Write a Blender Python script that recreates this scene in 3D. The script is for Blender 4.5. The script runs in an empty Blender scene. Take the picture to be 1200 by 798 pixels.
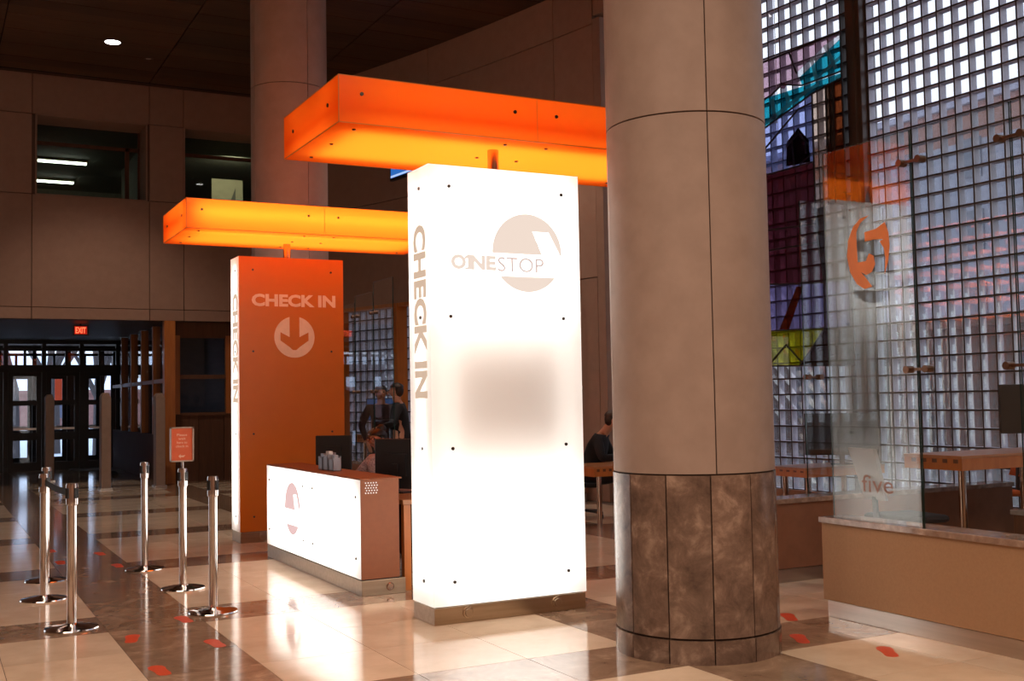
import bpy, math, random, json
from mathutils import Vector, Matrix
random.seed(7)
S = bpy.context.scene
COL = S.collection
# light levels
SKY, HALL, SIGN, CANOPY, COUNTER, DOWN = 2.2, 500, 7.0, 5.5, 10.0, 480
# ------------------------------------------------------------------ camera
cam_d = bpy.data.cameras.new('camera'); cam = bpy.data.objects.new('camera', cam_d); COL.objects.link(cam)
cam_d.sensor_width = 36.0; cam_d.lens = 1308.77 * 36.0 / 1200.0; cam_d.clip_end = 300
Rr = Vector((0.88519917, -0.46486374, -0.01800368)); Ru = Vector((-0.0083436, -0.05455789, 0.99847575)); Rf = Vector((0.46513741, 0.88369969, 0.05217323))
mw = Matrix((( Rr.x, Ru.x, -Rf.x, 0), (Rr.y, Ru.y, -Rf.y, 0), (Rr.z, Ru.z, -Rf.z, 1.55), (0, 0, 0, 1)))
cam.matrix_world = mw
S.camera = cam
# ------------------------------------------------------------------ sky, exposure, large lights
W = bpy.data.worlds.new('overcast_sky'); S.world = W; W.use_nodes = True
bg = W.node_tree.nodes['Background']; bg.inputs[0].default_value = (0.86, 0.92, 1.0, 1); bg.inputs[1].default_value = SKY
S.view_settings.view_transform = 'Standard'; S.view_settings.look = 'None'; S.view_settings.exposure = 0.0; S.view_settings.gamma = 1.0
S.view_settings.use_curve_mapping = False
S.cycles.transparent_max_bounces = 40
S.cycles.max_bounces = 10; S.cycles.diffuse_bounces = 5; S.cycles.glossy_bounces = 5; S.cycles.transmission_bounces = 8
S.cycles.sample_clamp_indirect = 8.0
def area(name, loc, target, sx, sy, power, color):
    d = bpy.data.lights.new(name, 'AREA'); d.shape = 'RECTANGLE'; d.size = sx; d.size_y = sy; d.energy = power; d.color = color
    o = bpy.data.objects.new(name, d); COL.objects.link(o); o.location = loc
    o.rotation_euler = (Vector(target) - Vector(loc)).to_track_quat('-Z', 'Y').to_euler(); return o
# added fill lights without fixtures, unseen behind and left of the camera
area('hall_fill_light', (-2.5, 1.5, 7.5), (-2.5, 1.5, 0), 6, 5, HALL, (1.0, 0.77, 0.60))
area('hall_fill_light', (3.0, -2.5, 7.5), (3.0, -2.5, 0), 6, 4, HALL, (1.0, 0.77, 0.60))
# ------------------------------------------------------------------ helpers
class MB:
    def __init__(s): s.v = []; s.f = []; s.m = []
    def add(s, vs, fs, mi=0):
        b = len(s.v); s.v += [tuple(v) for v in vs]
        for f in fs: s.f.append(tuple(i + b for i in f)); s.m.append(mi)
        return s
    def box(s, x0, y0, z0, x1, y1, z1, mi=0):
        if x0 > x1: x0, x1 = x1, x0
        if y0 > y1: y0, y1 = y1, y0
        if z0 > z1: z0, z1 = z1, z0
        return s.add([(x0,y0,z0),(x1,y0,z0),(x1,y1,z0),(x0,y1,z0),(x0,y0,z1),(x1,y0,z1),(x1,y1,z1),(x0,y1,z1)],
              [(0,3,2,1),(4,5,6,7),(0,1,5,4),(1,2,6,5),(2,3,7,6),(3,0,4,7)], mi)
    def obox(s, c, ux, uy, uz, mi=0):           # centre + three half vectors
        c, ux, uy, uz = map(Vector, (c, ux, uy, uz))
        P = [c + a*ux + b*uy + d*uz for d in (-1,1) for a, b in ((-1,-1),(1,-1),(1,1),(-1,1))]
        return s.add(P, [(0,3,2,1),(4,5,6,7),(0,1,5,4),(1,2,6,5),(2,3,7,6),(3,0,4,7)], mi)
    def bar(s, p, q, w, h, mi=0, up=(0,0,1)):    # rectangular bar from p to q
        p, q = Vector(p), Vector(q); d = (q - p); u = Vector(up); a = d.cross(u)
        if a.length < 1e-6: a = d.cross(Vector((1,0,0)))
        a.normalize(); b = a.cross(d).normalized()
        return s.obox((p+q)/2, d/2, a*w/2, b*h/2, mi)
    def cyl(s, p, q, r, r2=None, n=16, mi=0, caps=True):
        p, q = Vector(p), Vector(q); r2 = r if r2 is None else r2
        d = (q-p).normalized(); a = d.orthogonal().normalized(); b = d.cross(a)
        vs = []
        for k in range(n):
            t = 2*math.pi*k/n; u = a*math.cos(t) + b*math.sin(t); vs += [p + u*r, q + u*r2]
        fs = [(2*k, 2*((k+1)%n), 2*((k+1)%n)+1, 2*k+1) for k in range(n)]
        if caps: fs += [tuple(2*k for k in reversed(range(n))), tuple(2*k+1 for k in range(n))]
        return s.add(vs, fs, mi)
    def lathe(s, c, prof, n=24, mi=0):
        vs = []; fs = []; m = len(prof)
        for k in range(n):
            t = 2*math.pi*k/n
            for r, z in prof: vs.append((c[0]+r*math.cos(t), c[1]+r*math.sin(t), c[2]+z))
        for k in range(n):
            j = (k+1) % n
            for i in range(m-1): fs.append((k*m+i, j*m+i, j*m+i+1, k*m+i+1))
        return s.add(vs, fs, mi)
    def sphere(s, c, r, n=14, h=8, mi=0, z0=-1.0, R=None):
        r = (r,)*3 if not hasattr(r, '__len__') else r
        vs = []; fs = []; c = Vector(c)
        lo = math.asin(z0)
        for i in range(h+1):
            p = lo + (math.pi/2 - lo)*i/h
            for k in range(n):
                t = 2*math.pi*k/n
                v = Vector((r[0]*math.cos(p)*math.cos(t), r[1]*math.cos(p)*math.sin(t), r[2]*math.sin(p)))
                vs.append(c + (R @ v if R else v))
        for i in range(h):
            for k in range(n): fs.append((i*n+k, i*n+(k+1)%n, (i+1)*n+(k+1)%n, (i+1)*n+k))
        return s.add(vs, fs, mi)
    def prism(s, poly, o, u, w, nrm, t, mi=0):   # polygon (a,b) -> o+a*u+b*w, thickness t along nrm
        o, u, w, nrm = map(Vector, (o, u, w, nrm)); n = len(poly)
        A = [o + a*u + b*w for a, b in poly]; vs = A + [p + nrm*t for p in A]
        fs = [tuple(range(n)), tuple(reversed(range(n, 2*n)))] + [(i, i+n, (i+1)%n+n, (i+1)%n) for i in range(n)]
        return s.add(vs, fs, mi)
    def sector(s, c, r0, r1, a0, a1, z0, z1, n=6, mi=0):
        vs = []; fs = []
        for k in range(n+1):
            a = a0 + (a1-a0)*k/n; ca, sa = math.cos(a), math.sin(a)
            for r, z in ((r0,z0),(r1,z0),(r1,z1),(r0,z1)): vs.append((c[0]+r*ca, c[1]+r*sa, z))
        for k in range(n):
            b = 4*k
            for i in range(4): fs.append((b+i, b+(i+1)%4, b+4+(i+1)%4, b+4+i)[::-1])
        fs += [(0,1,2,3)[::1], tuple(4*n+i for i in (3,2,1,0))]
        return s.add(vs, fs, mi)
    def build(s, name, mats, parent=None, smooth=None, bevel=0, kind=None, loc=None):
        me = bpy.data.meshes.new(name)
        off = Vector((0,0,0))
        q = parent
        while q is not None: off += q.location; q = q.parent
        if loc is not None: off = off + (Vector(loc) - off)
        me.from_pydata([tuple(Vector(v) - off) for v in s.v], [], s.f)
        for m in (mats if isinstance(mats, (list, tuple)) else [mats]): me.materials.append(m)
        if max(s.m, default=0): me.polygons.foreach_set('material_index', s.m)
        if smooth:
            me.shade_smooth(); me.set_sharp_from_angle(angle=math.radians(smooth))
        me.update()
        o = bpy.data.objects.new(name, me); COL.objects.link(o)
        if parent: o.parent = parent
        if loc is not None:
            pl = Vector((0,0,0)); q = parent
            while q is not None: pl += q.location; q = q.parent
            o.location = Vector(loc) - pl
        if bevel:
            b = o.modifiers.new('bevel', 'BEVEL'); b.width = bevel; b.segments = 2; b.limit_method = 'ANGLE'
        if kind: o['kind'] = kind
        return o
def thing(name, label, cat, loc=(0,0,0), group=None):
    o = bpy.data.objects.new(name, None); COL.objects.link(o); o.location = loc; o.empty_display_size = .1
    o['label'] = label; o['category'] = cat
    if group: o['group'] = group
    return o
def struct(name, loc=(0,0,0)):
    o = bpy.data.objects.new(name, None); COL.objects.link(o); o.location = loc; o['kind'] = 'structure'; return o
def tag(o, label, cat, group=None):
    o['label'] = label; o['category'] = cat
    if group: o['group'] = group
    return o
def copy_tree(o, parent=None):
    c = o.copy(); COL.objects.link(c)
    if parent: c.parent = parent
    for ch in list(o.children): copy_tree(ch, c)
    return c
def text(body, name, m, parent, o, u, w, nrm, width, height, bold=0.0, depth=.001):
    """flat lettering: lower left corner o, reading along u, letters up along w, fitted to width x height"""
    cu = bpy.data.curves.new(name, 'FONT'); cu.body = body; cu.size = 1; cu.offset = bold; cu.resolution_u = 3
    ob = bpy.data.objects.new(name, cu); COL.objects.link(ob)
    bpy.context.view_layer.update()
    me = bpy.data.meshes.new_from_object(ob.evaluated_get(bpy.context.evaluated_depsgraph_get()))
    bpy.data.objects.remove(ob); bpy.data.curves.remove(cu)
    xs = [v.co.x for v in me.vertices]; ys = [v.co.y for v in me.vertices]
    x0, x1, y0, y1 = min(xs), max(xs), min(ys), max(ys)
    o, u, w, nrm = map(Vector, (o, u, w, nrm)); mb = MB()
    vs = [o + u*((v.co.x-x0)/(x1-x0)*width) + w*((v.co.y-y0)/(y1-y0)*height) + nrm*depth for v in me.vertices]
    mb.add(vs, [tuple(p.vertices) for p in me.polygons]); bpy.data.meshes.remove(me)
    return mb.build(name, m, parent)
# ------------------------------------------------------------------ materials
def nt(name):
    m = bpy.data.materials.new(name); m.use_nodes = True; t = m.node_tree; t.nodes.clear()
    out = t.nodes.new('ShaderNodeOutputMaterial'); return m, t, out
def N(t, kind, **kw):
    n = t.nodes.new('ShaderNode' + kind)
    for k, v in kw.items():
        if k.startswith('i_'): n.inputs[k[2:].replace('_', ' ')].default_value = v
        else: setattr(n, k, v)
    return n
def pm(name, c, rough=.5, metal=0, spec=.5, c2=None, scale=8, detail=4, bump=0, coat=0, vary=0, stretch=(1,1,1), contrast=(.35,.65), c3=None, dist=0):
    m, t, out = nt(name); p = N(t, 'BsdfPrincipled'); t.links.new(p.outputs[0], out.inputs[0])
    p.inputs['Roughness'].default_value = rough; p.inputs['Metallic'].default_value = metal; p.inputs['Specular IOR Level'].default_value = spec
    p.inputs['Coat Weight'].default_value = coat
    g = N(t, 'NewGeometry'); mp = N(t, 'Mapping'); mp.inputs['Scale'].default_value = stretch
    t.links.new(g.outputs['Position'], mp.inputs[0])
    src = mp.outputs[0]
    if vary:
        oi = N(t, 'ObjectInfo'); vm = N(t, 'VectorMath', operation='SCALE'); vm.inputs['Scale'].default_value = 37.0
        cx = N(t, 'CombineXYZ')
        for i in range(3): t.links.new(oi.outputs['Random'], cx.inputs[i])
        t.links.new(cx.outputs[0], vm.inputs[0]); ad = N(t, 'VectorMath', operation='ADD'); t.links.new(src, ad.inputs[0]); t.links.new(vm.outputs[0], ad.inputs[1]); src = ad.outputs[0]
    no = N(t, 'TexNoise'); no.inputs['Scale'].default_value = scale; no.inputs['Detail'].default_value = detail; no.inputs['Roughness'].default_value = .6 if not dist else .68; no.inputs['Distortion'].default_value = dist
    t.links.new(src, no.inputs['Vector'])
    rp = N(t, 'ValToRGB'); e = rp.color_ramp.elements; e[0].position, e[1].position = contrast
    e[0].color = (*c, 1); e[1].color = (*(c2 or tuple(x*.88 for x in c)), 1)
    if c3: x = e.new((contrast[0]+contrast[1])/2+.04); x.color = (*c3, 1)
    t.links.new(no.outputs['Fac'], rp.inputs[0]); col = rp.outputs[0]
    if vary:
        hs = N(t, 'HueSaturation'); mr = N(t, 'MapRange'); mr.inputs['To Min'].default_value = 1-vary; mr.inputs['To Max'].default_value = 1+vary
        t.links.new(oi.outputs['Random'], mr.inputs[0]); t.links.new(mr.outputs[0], hs.inputs['Value']); t.links.new(col, hs.inputs['Color']); col = hs.outputs[0]
    t.links.new(col, p.inputs['Base Color'])
    if bump:
        b = N(t, 'Bump'); b.inputs['Strength'].default_value = bump; b.inputs['Distance'].default_value = .01
        t.links.new(no.outputs['Fac'], b.inputs['Height']); t.links.new(b.outputs[0], p.inputs['Normal'])
    return m
def emis(name, c, s):
    m, t, out = nt(name); e = N(t, 'Emission'); e.inputs[0].default_value = (*c, 1); e.inputs[1].default_value = s
    t.links.new(e.outputs[0], out.inputs[0]); return m
def acrylic(name, tr, df, gloss=.04, mix=.5):        # translucent acrylic sheet
    m, t, out = nt(name); a = N(t, 'BsdfTranslucent'); a.inputs[0].default_value = (*tr, 1)
    d = N(t, 'BsdfDiffuse'); d.inputs[0].default_value = (*df, 1); mx = N(t, 'MixShader'); mx.inputs[0].default_value = mix
    t.links.new(a.outputs[0], mx.inputs[1]); t.links.new(d.outputs[0], mx.inputs[2])
    g = N(t, 'BsdfGlossy'); g.inputs['Roughness'].default_value = .15; m2 = N(t, 'MixShader'); m2.inputs[0].default_value = gloss
    t.links.new(mx.outputs[0], m2.inputs[1]); t.links.new(g.outputs[0], m2.inputs[2]); t.links.new(m2.outputs[0], out.inputs[0]); return m
def glass(name, tint=(.93,.96,.95), base=.042, top=.9, rough=0.0, haze=0.0, hazec=(.8,.8,.8), bump=0):
    m, t, out = nt(name); tr = N(t, 'BsdfTransparent'); tr.inputs[0].default_value = (*tint, 1)
    g = N(t, 'BsdfGlossy'); g.inputs['Roughness'].default_value = rough
    lw = N(t, 'LayerWeight'); lw.inputs[0].default_value = .5
    pw = N(t, 'Math', operation='POWER'); pw.inputs[1].default_value = 4.0; t.links.new(lw.outputs['Facing'], pw.inputs[0])
    ma = N(t, 'Math', operation='MULTIPLY_ADD'); ma.inputs[1].default_value = top - base; ma.inputs[2].default_value = base
    t.links.new(pw.outputs[0], ma.inputs[0])
    mx = N(t, 'MixShader'); t.links.new(ma.outputs[0], mx.inputs[0]); t.links.new(tr.outputs[0], mx.inputs[1]); t.links.new(g.outputs[0], mx.inputs[2])
    last = mx.outputs[0]
    if haze:
        d = N(t, 'BsdfTranslucent'); d.inputs[0].default_value = (*hazec, 1); m2 = N(t, 'MixShader'); m2.inputs[0].default_value = haze
        t.links.new(last, m2.inputs[1]); t.links.new(d.outputs[0], m2.inputs[2]); last = m2.outputs[0]
    t.links.new(last, out.inputs[0]); return m
def wood(name, c, c2, axis='x', rough=.4, scale=3, vary=.15):
    st = {'x': (.12,1,1), 'y': (1,.12,1), 'z': (1,1,.12)}[axis]
    return pm(name, c, rough, c2=c2, scale=scale*5, detail=6, stretch=st, vary=vary, contrast=(.3,.7))
M = {}
M['cream'] = pm('polished_cream_limestone', (.82,.635,.465), .10, spec=.55, c2=(.70,.53,.375), scale=3.0, detail=7, vary=.06)
M['brownmarble'] = pm('polished_brown_marble', (.19,.118,.075), .10, spec=.55, c2=(.54,.385,.265), dist=.7, c3=(.34,.22,.145), scale=3.5, detail=10, vary=.1, contrast=(.3,.72))
M['grout'] = pm('floor_joint_grout', (.13,.08,.055), .8)
M['cladding'] = pm('column_brown_marble', (.075,.045,.034), .22, c2=(.36,.25,.19), dist=.35, c3=(.185,.118,.088), scale=6.5, detail=10, vary=.14, contrast=(.3,.72))
M['limestone'] = pm('column_limestone', (.345,.25,.205), .55, spec=.3, c2=(.30,.215,.175), scale=5, detail=8, vary=.03, bump=.03)
M['joint'] = pm('dark_joint', (.10,.065,.05), .9)
M['wallstone'] = pm('wall_stone_panel', (.34,.205,.15), .75, spec=.2, c2=(.31,.185,.135), scale=6, detail=6, vary=.05)
M['walljoint'] = pm('wall_joint', (.13,.078,.058), .9)
M['ceilwood'] = wood('ceiling_plank_wood', (.085,.038,.017), (.05,.022,.010), 'x', .5, vary=.3)
M['dark'] = pm('dark_void_paint', (.012,.009,.008), .9)
M['slat'] = pm('dark_slat', (.05,.036,.03), .5, vary=.25)
M['wood'] = wood('honey_orange_wood', (.52,.17,.03), (.40,.12,.02), 'z', .35)
M['woodx'] = wood('table_wood', (.46,.20,.075), (.36,.14,.045), 'x', .3)
M['woodend'] = wood('end_grain_wood', (.16,.06,.02), (.12,.04,.014), 'z', .5)
M['wainscot'] = wood('dark_wainscot_wood', (.12,.045,.018), (.08,.03,.012), 'z', .75)
M['bronze'] = pm('brushed_bronze', (.50,.38,.27), .34, 1.0, c2=(.43,.32,.22), scale=30, stretch=(.05,1,1))
M['steel'] = pm('brushed_steel', (.62,.55,.50), .3, 1.0, scale=30, stretch=(.05,.05,1))
M['chrome'] = pm('polished_chrome', (.72,.68,.66), .10, 1.0)
M['copper'] = pm('warm_steel_leg', (.60,.42,.32), .2, 1.0)
M['blackplastic'] = pm('black_plastic', (.012,.012,.013), .4)
M['blackfabric'] = pm('black_fabric', (.012,.012,.016), .9, bump=.2, scale=60)
M['belt'] = pm('black_belt_webbing', (.008,.008,.008), .8)
M['screw'] = pm('dark_screw_head', (.10,.085,.07), .35, 1.0)
M['signwhite'] = acrylic('backlit_white_acrylic', (.93,.90,.86), (.88,.86,.83), mix=.5)
M['canopyorange'] = acrylic('backlit_orange_acrylic', (.97,.175,.011), (.90,.165,.009), mix=.42)
M['orangefilm'] = pm('orange_film_panel', (.64,.165,.008), .35, c2=(.62,.155,.007))
M['laminate'] = pm('brown_laminate', (.27,.085,.028), .55, c2=(.25,.078,.026), scale=20)
M['panelbrown'] = pm('low_wall_fabric_panel', (.40,.235,.13), .75, spec=.2, c2=(.37,.215,.12), scale=60, vary=.04)
M['panelrust'] = pm('rust_brown_panel', (.26,.115,.065), .7, spec=.2, vary=.04)
M['capmarble'] = pm('cap_brown_marble', (.20,.125,.09), .12, c2=(.42,.30,.23), c3=(.30,.2,.15), scale=9, detail=9, vary=.1)
M['greymarble'] = pm('grey_bench_marble', (.30,.26,.25), .12, c2=(.24,.20,.19), scale=8, detail=8)
M['glass'] = glass('screen_glass', base=.05)
M['farglass'] = glass('far_screen_glass', (.96,.97,.97), base=.03, top=.55)
M['glassedge'] = pm('green_glass_edge', (.012,.035,.03), .15)
M['blockpane'] = glass('glass_block_pane', (.88,.89,.93), base=.15, top=.85, rough=.04, haze=.05, hazec=(.8,.8,.85))
M['blockside'] = pm('glass_block_side', (.47,.45,.53), .3, spec=.6, c2=(.40,.385,.46), scale=5)
M['mortar'] = pm('dark_mortar', (.05,.038,.04), .8)
M['mullion'] = pm('dark_bronze_mullion', (.085,.05,.035), .4)
M['doorframe'] = pm('black_door_frame', (.010,.009,.011), .45)
M['doorglass'] = glass('door_glass', (.87,.91,.97), base=.03)
M['officeglass'] = glass('office_glass', (.75,.80,.76), base=.04)
M['office'] = pm('office_wall_paint', (.17,.155,.12), .8)
M['officepanel'] = pm('office_beige_panel', (.55,.47,.30), .8)
M['gate'] = pm('beige_gate_plastic', (.36,.25,.19), .5)
M['redsticker'] = pm('orange_red_floor_sticker', (.68,.075,.02), .4)
M['signcard'] = pm('orange_sign_card', (.58,.10,.03), .5)
M['signprint'] = pm('pale_sign_print', (.70,.42,.30), .6)
M['exitred'] = emis('exit_letters_lit', (1.0,.10,.04), 3.0)
M['exitface'] = emis('exit_face_lit', (.75,.03,.015), .55)
M['tube'] = emis('fluorescent_tube', (.95,1.0,.88), 11.0)
M['lens'] = emis('downlight_lens', (1.0,.93,.9), 9.0)
M['canopyfront'] = emis('canopy_front_tube', (1.0,.93,.80), CANOPY*2.6)
M['clampmetal'] = pm('dark_copper_clamp', (.22,.13,.09), .35, 1.0)
M['signlamp'] = emis('sign_light_panel', (1.0,.96,.92), SIGN)
M['backlamp'] = emis('sign_back_panel', (1.0,.95,.90), SIGN*.7)
M['signlampdim'] = emis('sign_edge_lamp', (1.0,.96,.92), SIGN*.8)
M['canopylamp'] = emis('canopy_tube', (1.0,.93,.80), CANOPY)
M['counterlamp'] = emis('counter_light_panel', (1.0,.96,.92), COUNTER)
M['logofilm'] = emis('lit_beige_film', (.94,.77,.66), .95)
M['logofaint'] = emis('lit_grey_film', (.70,.54,.50), 1.0)
M['ventglow'] = emis('vent_glow', (1,.93,.85), 1.0)
M['innergrey'] = pm('grey_inner_board', (.80,.76,.76), .8)
M['letterfilm'] = emis('lit_tan_film', (.68,.49,.36), 1.0)
M['counterlogo'] = emis('lit_pink_film', (.86,.58,.56), 1.0)
M['whiteprint'] = pm('pale_orange_print', (.95,.66,.46), .5)
M['greyplastic'] = pm('grey_translucent_plastic', (.32,.33,.38), .3, c2=(.27,.28,.34))
M['paper'] = pm('white_paper', (.75,.72,.70), .7)
M['skin'] = pm('skin', (.50,.24,.14), .5, c2=(.46,.21,.12))
M['hairdark'] = pm('dark_hair', (.020,.010,.007), .5, bump=.5, scale=60)
M['hairbrown'] = pm('brown_hair', (.05,.022,.011), .5, bump=.5, scale=60)
M['shirt'] = pm('white_patterned_shirt', (.62,.52,.52), .8, c2=(.36,.28,.30), scale=60, contrast=(.45,.55))
M['jacket'] = pm('black_jacket', (.010,.010,.013), .85, bump=.15, scale=30)
M['maroonjacket'] = pm('dark_maroon_jacket', (.035,.012,.014), .85)
M['trousers'] = pm('dark_trousers', (.018,.016,.020), .9)
M['shoe'] = pm('dark_shoe', (.012,.01,.01), .5)
M['eye'] = pm('dark_eye', (.01,.008,.007), .2)
M['lip'] = pm('lips', (.32,.10,.08), .5)
M['frames'] = pm('spectacle_frame', (.12,.015,.02), .3)
M['orangeseat'] = pm('orange_seat_fabric', (.62,.12,.015), .8)
M['whitemesh'] = pm('pale_grey_mesh', (.27,.25,.245), .6)
M['bluescreen'] = emis('blue_screen', (.03,.16,.55), .9)
M['paleblue'] = emis('pale_screen_band', (.45,.62,1.0), 1.0)
M['dimblue'] = emis('dim_blue_screen', (.05,.09,.22), .5)
M['snow'] = pm('snow', (.80,.83,.88), .8, c2=(.70,.74,.80), scale=1.5)
M['brick'] = pm('far_brick', (.34,.17,.14), .9, c2=(.26,.13,.11), scale=4)
M['greybuilding'] = pm('far_grey_concrete', (.31,.31,.38), .9, c2=(.26,.26,.33), scale=2)
M['farwindow'] = pm('far_window_glass', (.14,.15,.20), .1)
M['bark'] = pm('bare_tree_bark', (.10,.08,.075), .9)
M['asphalt'] = pm('wet_dark_paving', (.09,.08,.08), .5)
M['darkbrick'] = pm('dark_brown_brick', (.13,.075,.06), .9, c2=(.09,.055,.045), scale=3)
M['five_orange'] = pm('orange_vinyl', (.70,.19,.03), .5)
M['five_brown'] = pm('brown_vinyl', (.30,.16,.12), .5)
for k, c in dict(mauve=(.62,.40,.47), white=(.80,.78,.78), teal=(.02,.36,.45), blue=(.44,.49,.82), tan=(.62,.46,.36), brown=(.10,.05,.03), rust=(.22,.045,.012),
                 maroon=(.24,.05,.07), purple=(.34,.27,.46), yellow=(.72,.68,.03), gable=(.05,.008,.012), stone=(.5,.42,.42), rose=(.5,.25,.35), orange=(.45,.07,.01)).items():
    dk = {'maroon': .25, 'gable': .4, 'brown': .2}.get(k, .12)
    M['art_'+k] = glass('art_'+k+'_film', tuple(x**.5*(.8 if k in ('brown','maroon','rust') else .95) for x in c), base=.02, haze=dk, hazec=c)
M['artlead'] = pm('dark_lead_line', (.012,.008,.010), .6)
M['dim'] = pm('dim_room_paint', (.12,.11,.115), .8)
M['art_strip'] = glass('art_strip_film', (.8,.78,.78), base=.02, haze=.3, hazec=(.9,.88,.87)); M['art_stone'] = glass('art_stone_film', (.6,.55,.55), base=.02, haze=.35, hazec=(.6,.52,.52))
# ================================================================== large structure
PI = math.pi
CX, CY, RW = 9.55 - 40.0, 7.3, 40.0                       # curved outer wall: centre and inner radius
def arc(a, r=RW): return (CX + r*math.cos(a), CY + r*math.sin(a))
def arc_y(y, r=RW): return math.asin((y - CY)/r)
def in_view(x, y, margin=1.02):
    d = Vector((x, y, 0)); z = d.dot(Rf); return z > 1 and abs(d.dot(Rr))/z < 600/1308.77*margin
# ---- floor: slab, stone tiles as parts
floor = MB().box(-9, -7, -.25, 10.2, 34.2, -.006).build('floor', M['grout'], kind='structure')
def bands(b0, period, wide, lo, hi, ndiv):
    out = []; k0 = math.floor((lo - b0)/period) - 1
    for k in range(k0, 30):
        s = b0 + k*period
        if s > hi: break
        out.append((s, s+wide, True)); c = (period - wide)/ndiv
        for i in range(ndiv): out.append((s+wide+i*c, s+wide+(i+1)*c, False))
    return [b for b in out if b[1] > lo and b[0] < hi]
bx = bands(1.132, 2.77, .655, -8.8, 9.8, 3); by = bands(5.305, 2.867, .645, -6.5, 33.0, 3)
cells = []
for x0, x1, fx in bx:
    for y0, y1, fy in by:
        if (x0+x1)/2 > 9.4 - max(0, ((y0+y1)/2-7.3))**2/80: continue
        cells.append((x0, x1, y0, y1, fx or fy, in_view((x0+x1)/2, (y0+y1)/2, 1.15)))
cells.sort(key=lambda c: (not c[5], math.hypot((c[0]+c[1])/2, (c[2]+c[3])/2)))
tile_cache = {}
rest = MB()
for i, (x0, x1, y0, y1, br, vis) in enumerate(cells):
    g = .002; w, d = x1-x0-2*g, y1-y0-2*g; cx_, cy_ = (x0+x1)/2, (y0+y1)/2
    if i < 300:
        key = (round(w,3), round(d,3), br)
        if key not in tile_cache:
            tile_cache[key] = MB().box(-w/2,-d/2,-.005,w/2,d/2,0).build('floor_tile', M['brownmarble'] if br else M['cream'], floor); o = tile_cache[key]
        else:
            o = tile_cache[key].copy(); COL.objects.link(o)
        o.location = (cx_, cy_, 0)
    else: rest.box(cx_-w/2, cy_-d/2, -.005, cx_+w/2, cy_+d/2, 0, 1 if br else 0)
rest.build('distant_floor_tiles', [M['cream'], M['brownmarble']], floor, kind='stuff')
# ---- ceiling of the hall: plank field
ceil = MB().box(-9, -7, 7.98, 10.6, 23.7, 8.2).build('ceiling', M['dark'], kind='structure')
proto = None
for ix in range(-1, 4):
    for iy in range(46):
        x0 = -1.64 + ix*2.77; y0 = 4.6 + iy*.40
        if y0 > 22.5: continue
        if proto is None: proto = o = MB().box(0,0,0,2.75,.392,.03).build('ceiling_plank', M['ceilwood'], ceil)
        else: o = proto.copy(); COL.objects.link(o)
        o.location = (x0, y0, 7.92 + (.004 if (ix+iy) % 2 else 0))
oc = MB()
for ix in range(-4, 5):
    for iy in range(30): oc.box(-1.64+ix*2.77, -7+iy*.40, 7.925, 1.08+ix*2.77, -6.62+iy*.40, 7.95) if (-7+iy*.40 < 4.3 or ix < -1) and -1.64+ix*2.77 > -9 else None
oc.build('outer_ceiling_planks', M['ceilwood'], ceil, kind='stuff')
# ---- plain walls outside the view
MB().box(-9.3, -7, 0, -9, 23, 8).build('wall_left', M['wallstone'], kind='structure')
MB().box(-9.3, -7.3, 0, 10, -7, 8).build('wall_back', M['wallstone'], kind='structure')
# ---- far wall with two deep upper windows
YF = 22.8
wf = MB()
wf.box(-9, YF+.05, 5.60, 1.84, 23.7, 7.98).box(3.87, YF+.05, 5.60, 4.60, 23.7, 7.98).box(6.70, YF+.05, 5.60, 8.2, 23.7, 7.98)
wf.box(1.84, YF+.05, 7.14, 3.87, 23.7, 7.98).box(4.60, YF+.05, 7.14, 6.70, 23.7, 7.98).box(-9, YF+.05, 3.24, 8.2, 23.7, 5.60)
wfar = wf.build('wall_far', M['walljoint'], kind='structure')
xs = [-9, -5.1, -1.05, 1.77, 3.92, 4.587, 6.75, 7.75]; zs = [3.22, 3.445, 5.60, 7.14, 7.92]
for i in range(len(xs)-1):
    for j in range(4):
        if j == 2 and i in (3, 5): continue
        g = .007; x0, x1 = xs[i]+g, xs[i+1]-g
        if j == 2: x1 += .05 if False else 0
        MB().box(x0, YF - (.015 if j == 0 else 0), zs[j]+g, x1, YF+.06, zs[j+1]-g).build('wall_panel', M['wallstone'], wfar, loc=(x0, YF, zs[j]))
def deep_window(n, x0, x1):
    w = struct('window_%d' % n, (x0, 23.5, 5.6))
    r = MB(); t = .03
    r.box(x0, YF, 5.585, x1, 23.6, 5.615).box(x0, YF, 7.125, x1, 23.6, 7.155).box(x0-.015, YF, 5.6, x0+.015, 23.6, 7.14).box(x1-.015, YF, 5.6, x1+.015, 23.6, 7.14)
    r.build('reveal', M['wallstone'], w)
    f = MB(); yf = 23.55
    f.box(x0, yf, 5.61, x1, yf+.06, 5.66); f.box(x0, yf, 6.72, x1, yf+.06, 6.79); f.box(x1-.30, yf, 5.61, x1-.22, yf+.06, 6.79); f.box(x1-.05, yf, 5.61, x1, yf+.06, 7.12); f.box(x0, yf, 5.61, x0+.05, yf+.06, 7.12)
    f.build('frame', M['wainscot'], w)
    for a, b, c, d in ((x0+.05, x1-.30, 5.66, 6.72), (x0+.05, x1-.05, 6.79, 7.12), (x1-.22, x1-.05, 5.66, 6.72)):
        MB().box(a, yf+.025, c, b, yf+.035, d).build('pane', M['officeglass'], w)
deep_window(1, 1.84, 3.87); deep_window(2, 4.60, 6.70)
off = MB().box(-.5, 31, 4.9, 9, 31.2, 7.4).box(-.7, 23.7, 4.9, -.5, 31, 7.4).box(8.2, 23.7, 4.9, 8.4, 31, 7.4).box(-.5, 23.7, 7.2, 8.2, 31, 7.4).box(-.5, 23.7, 4.9, 8.2, 31, 5.0).box(4.15, 23.75, 5, 4.3, 27.9, 7.2)
off.build('wall_office', M['office'], kind='structure')
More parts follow.
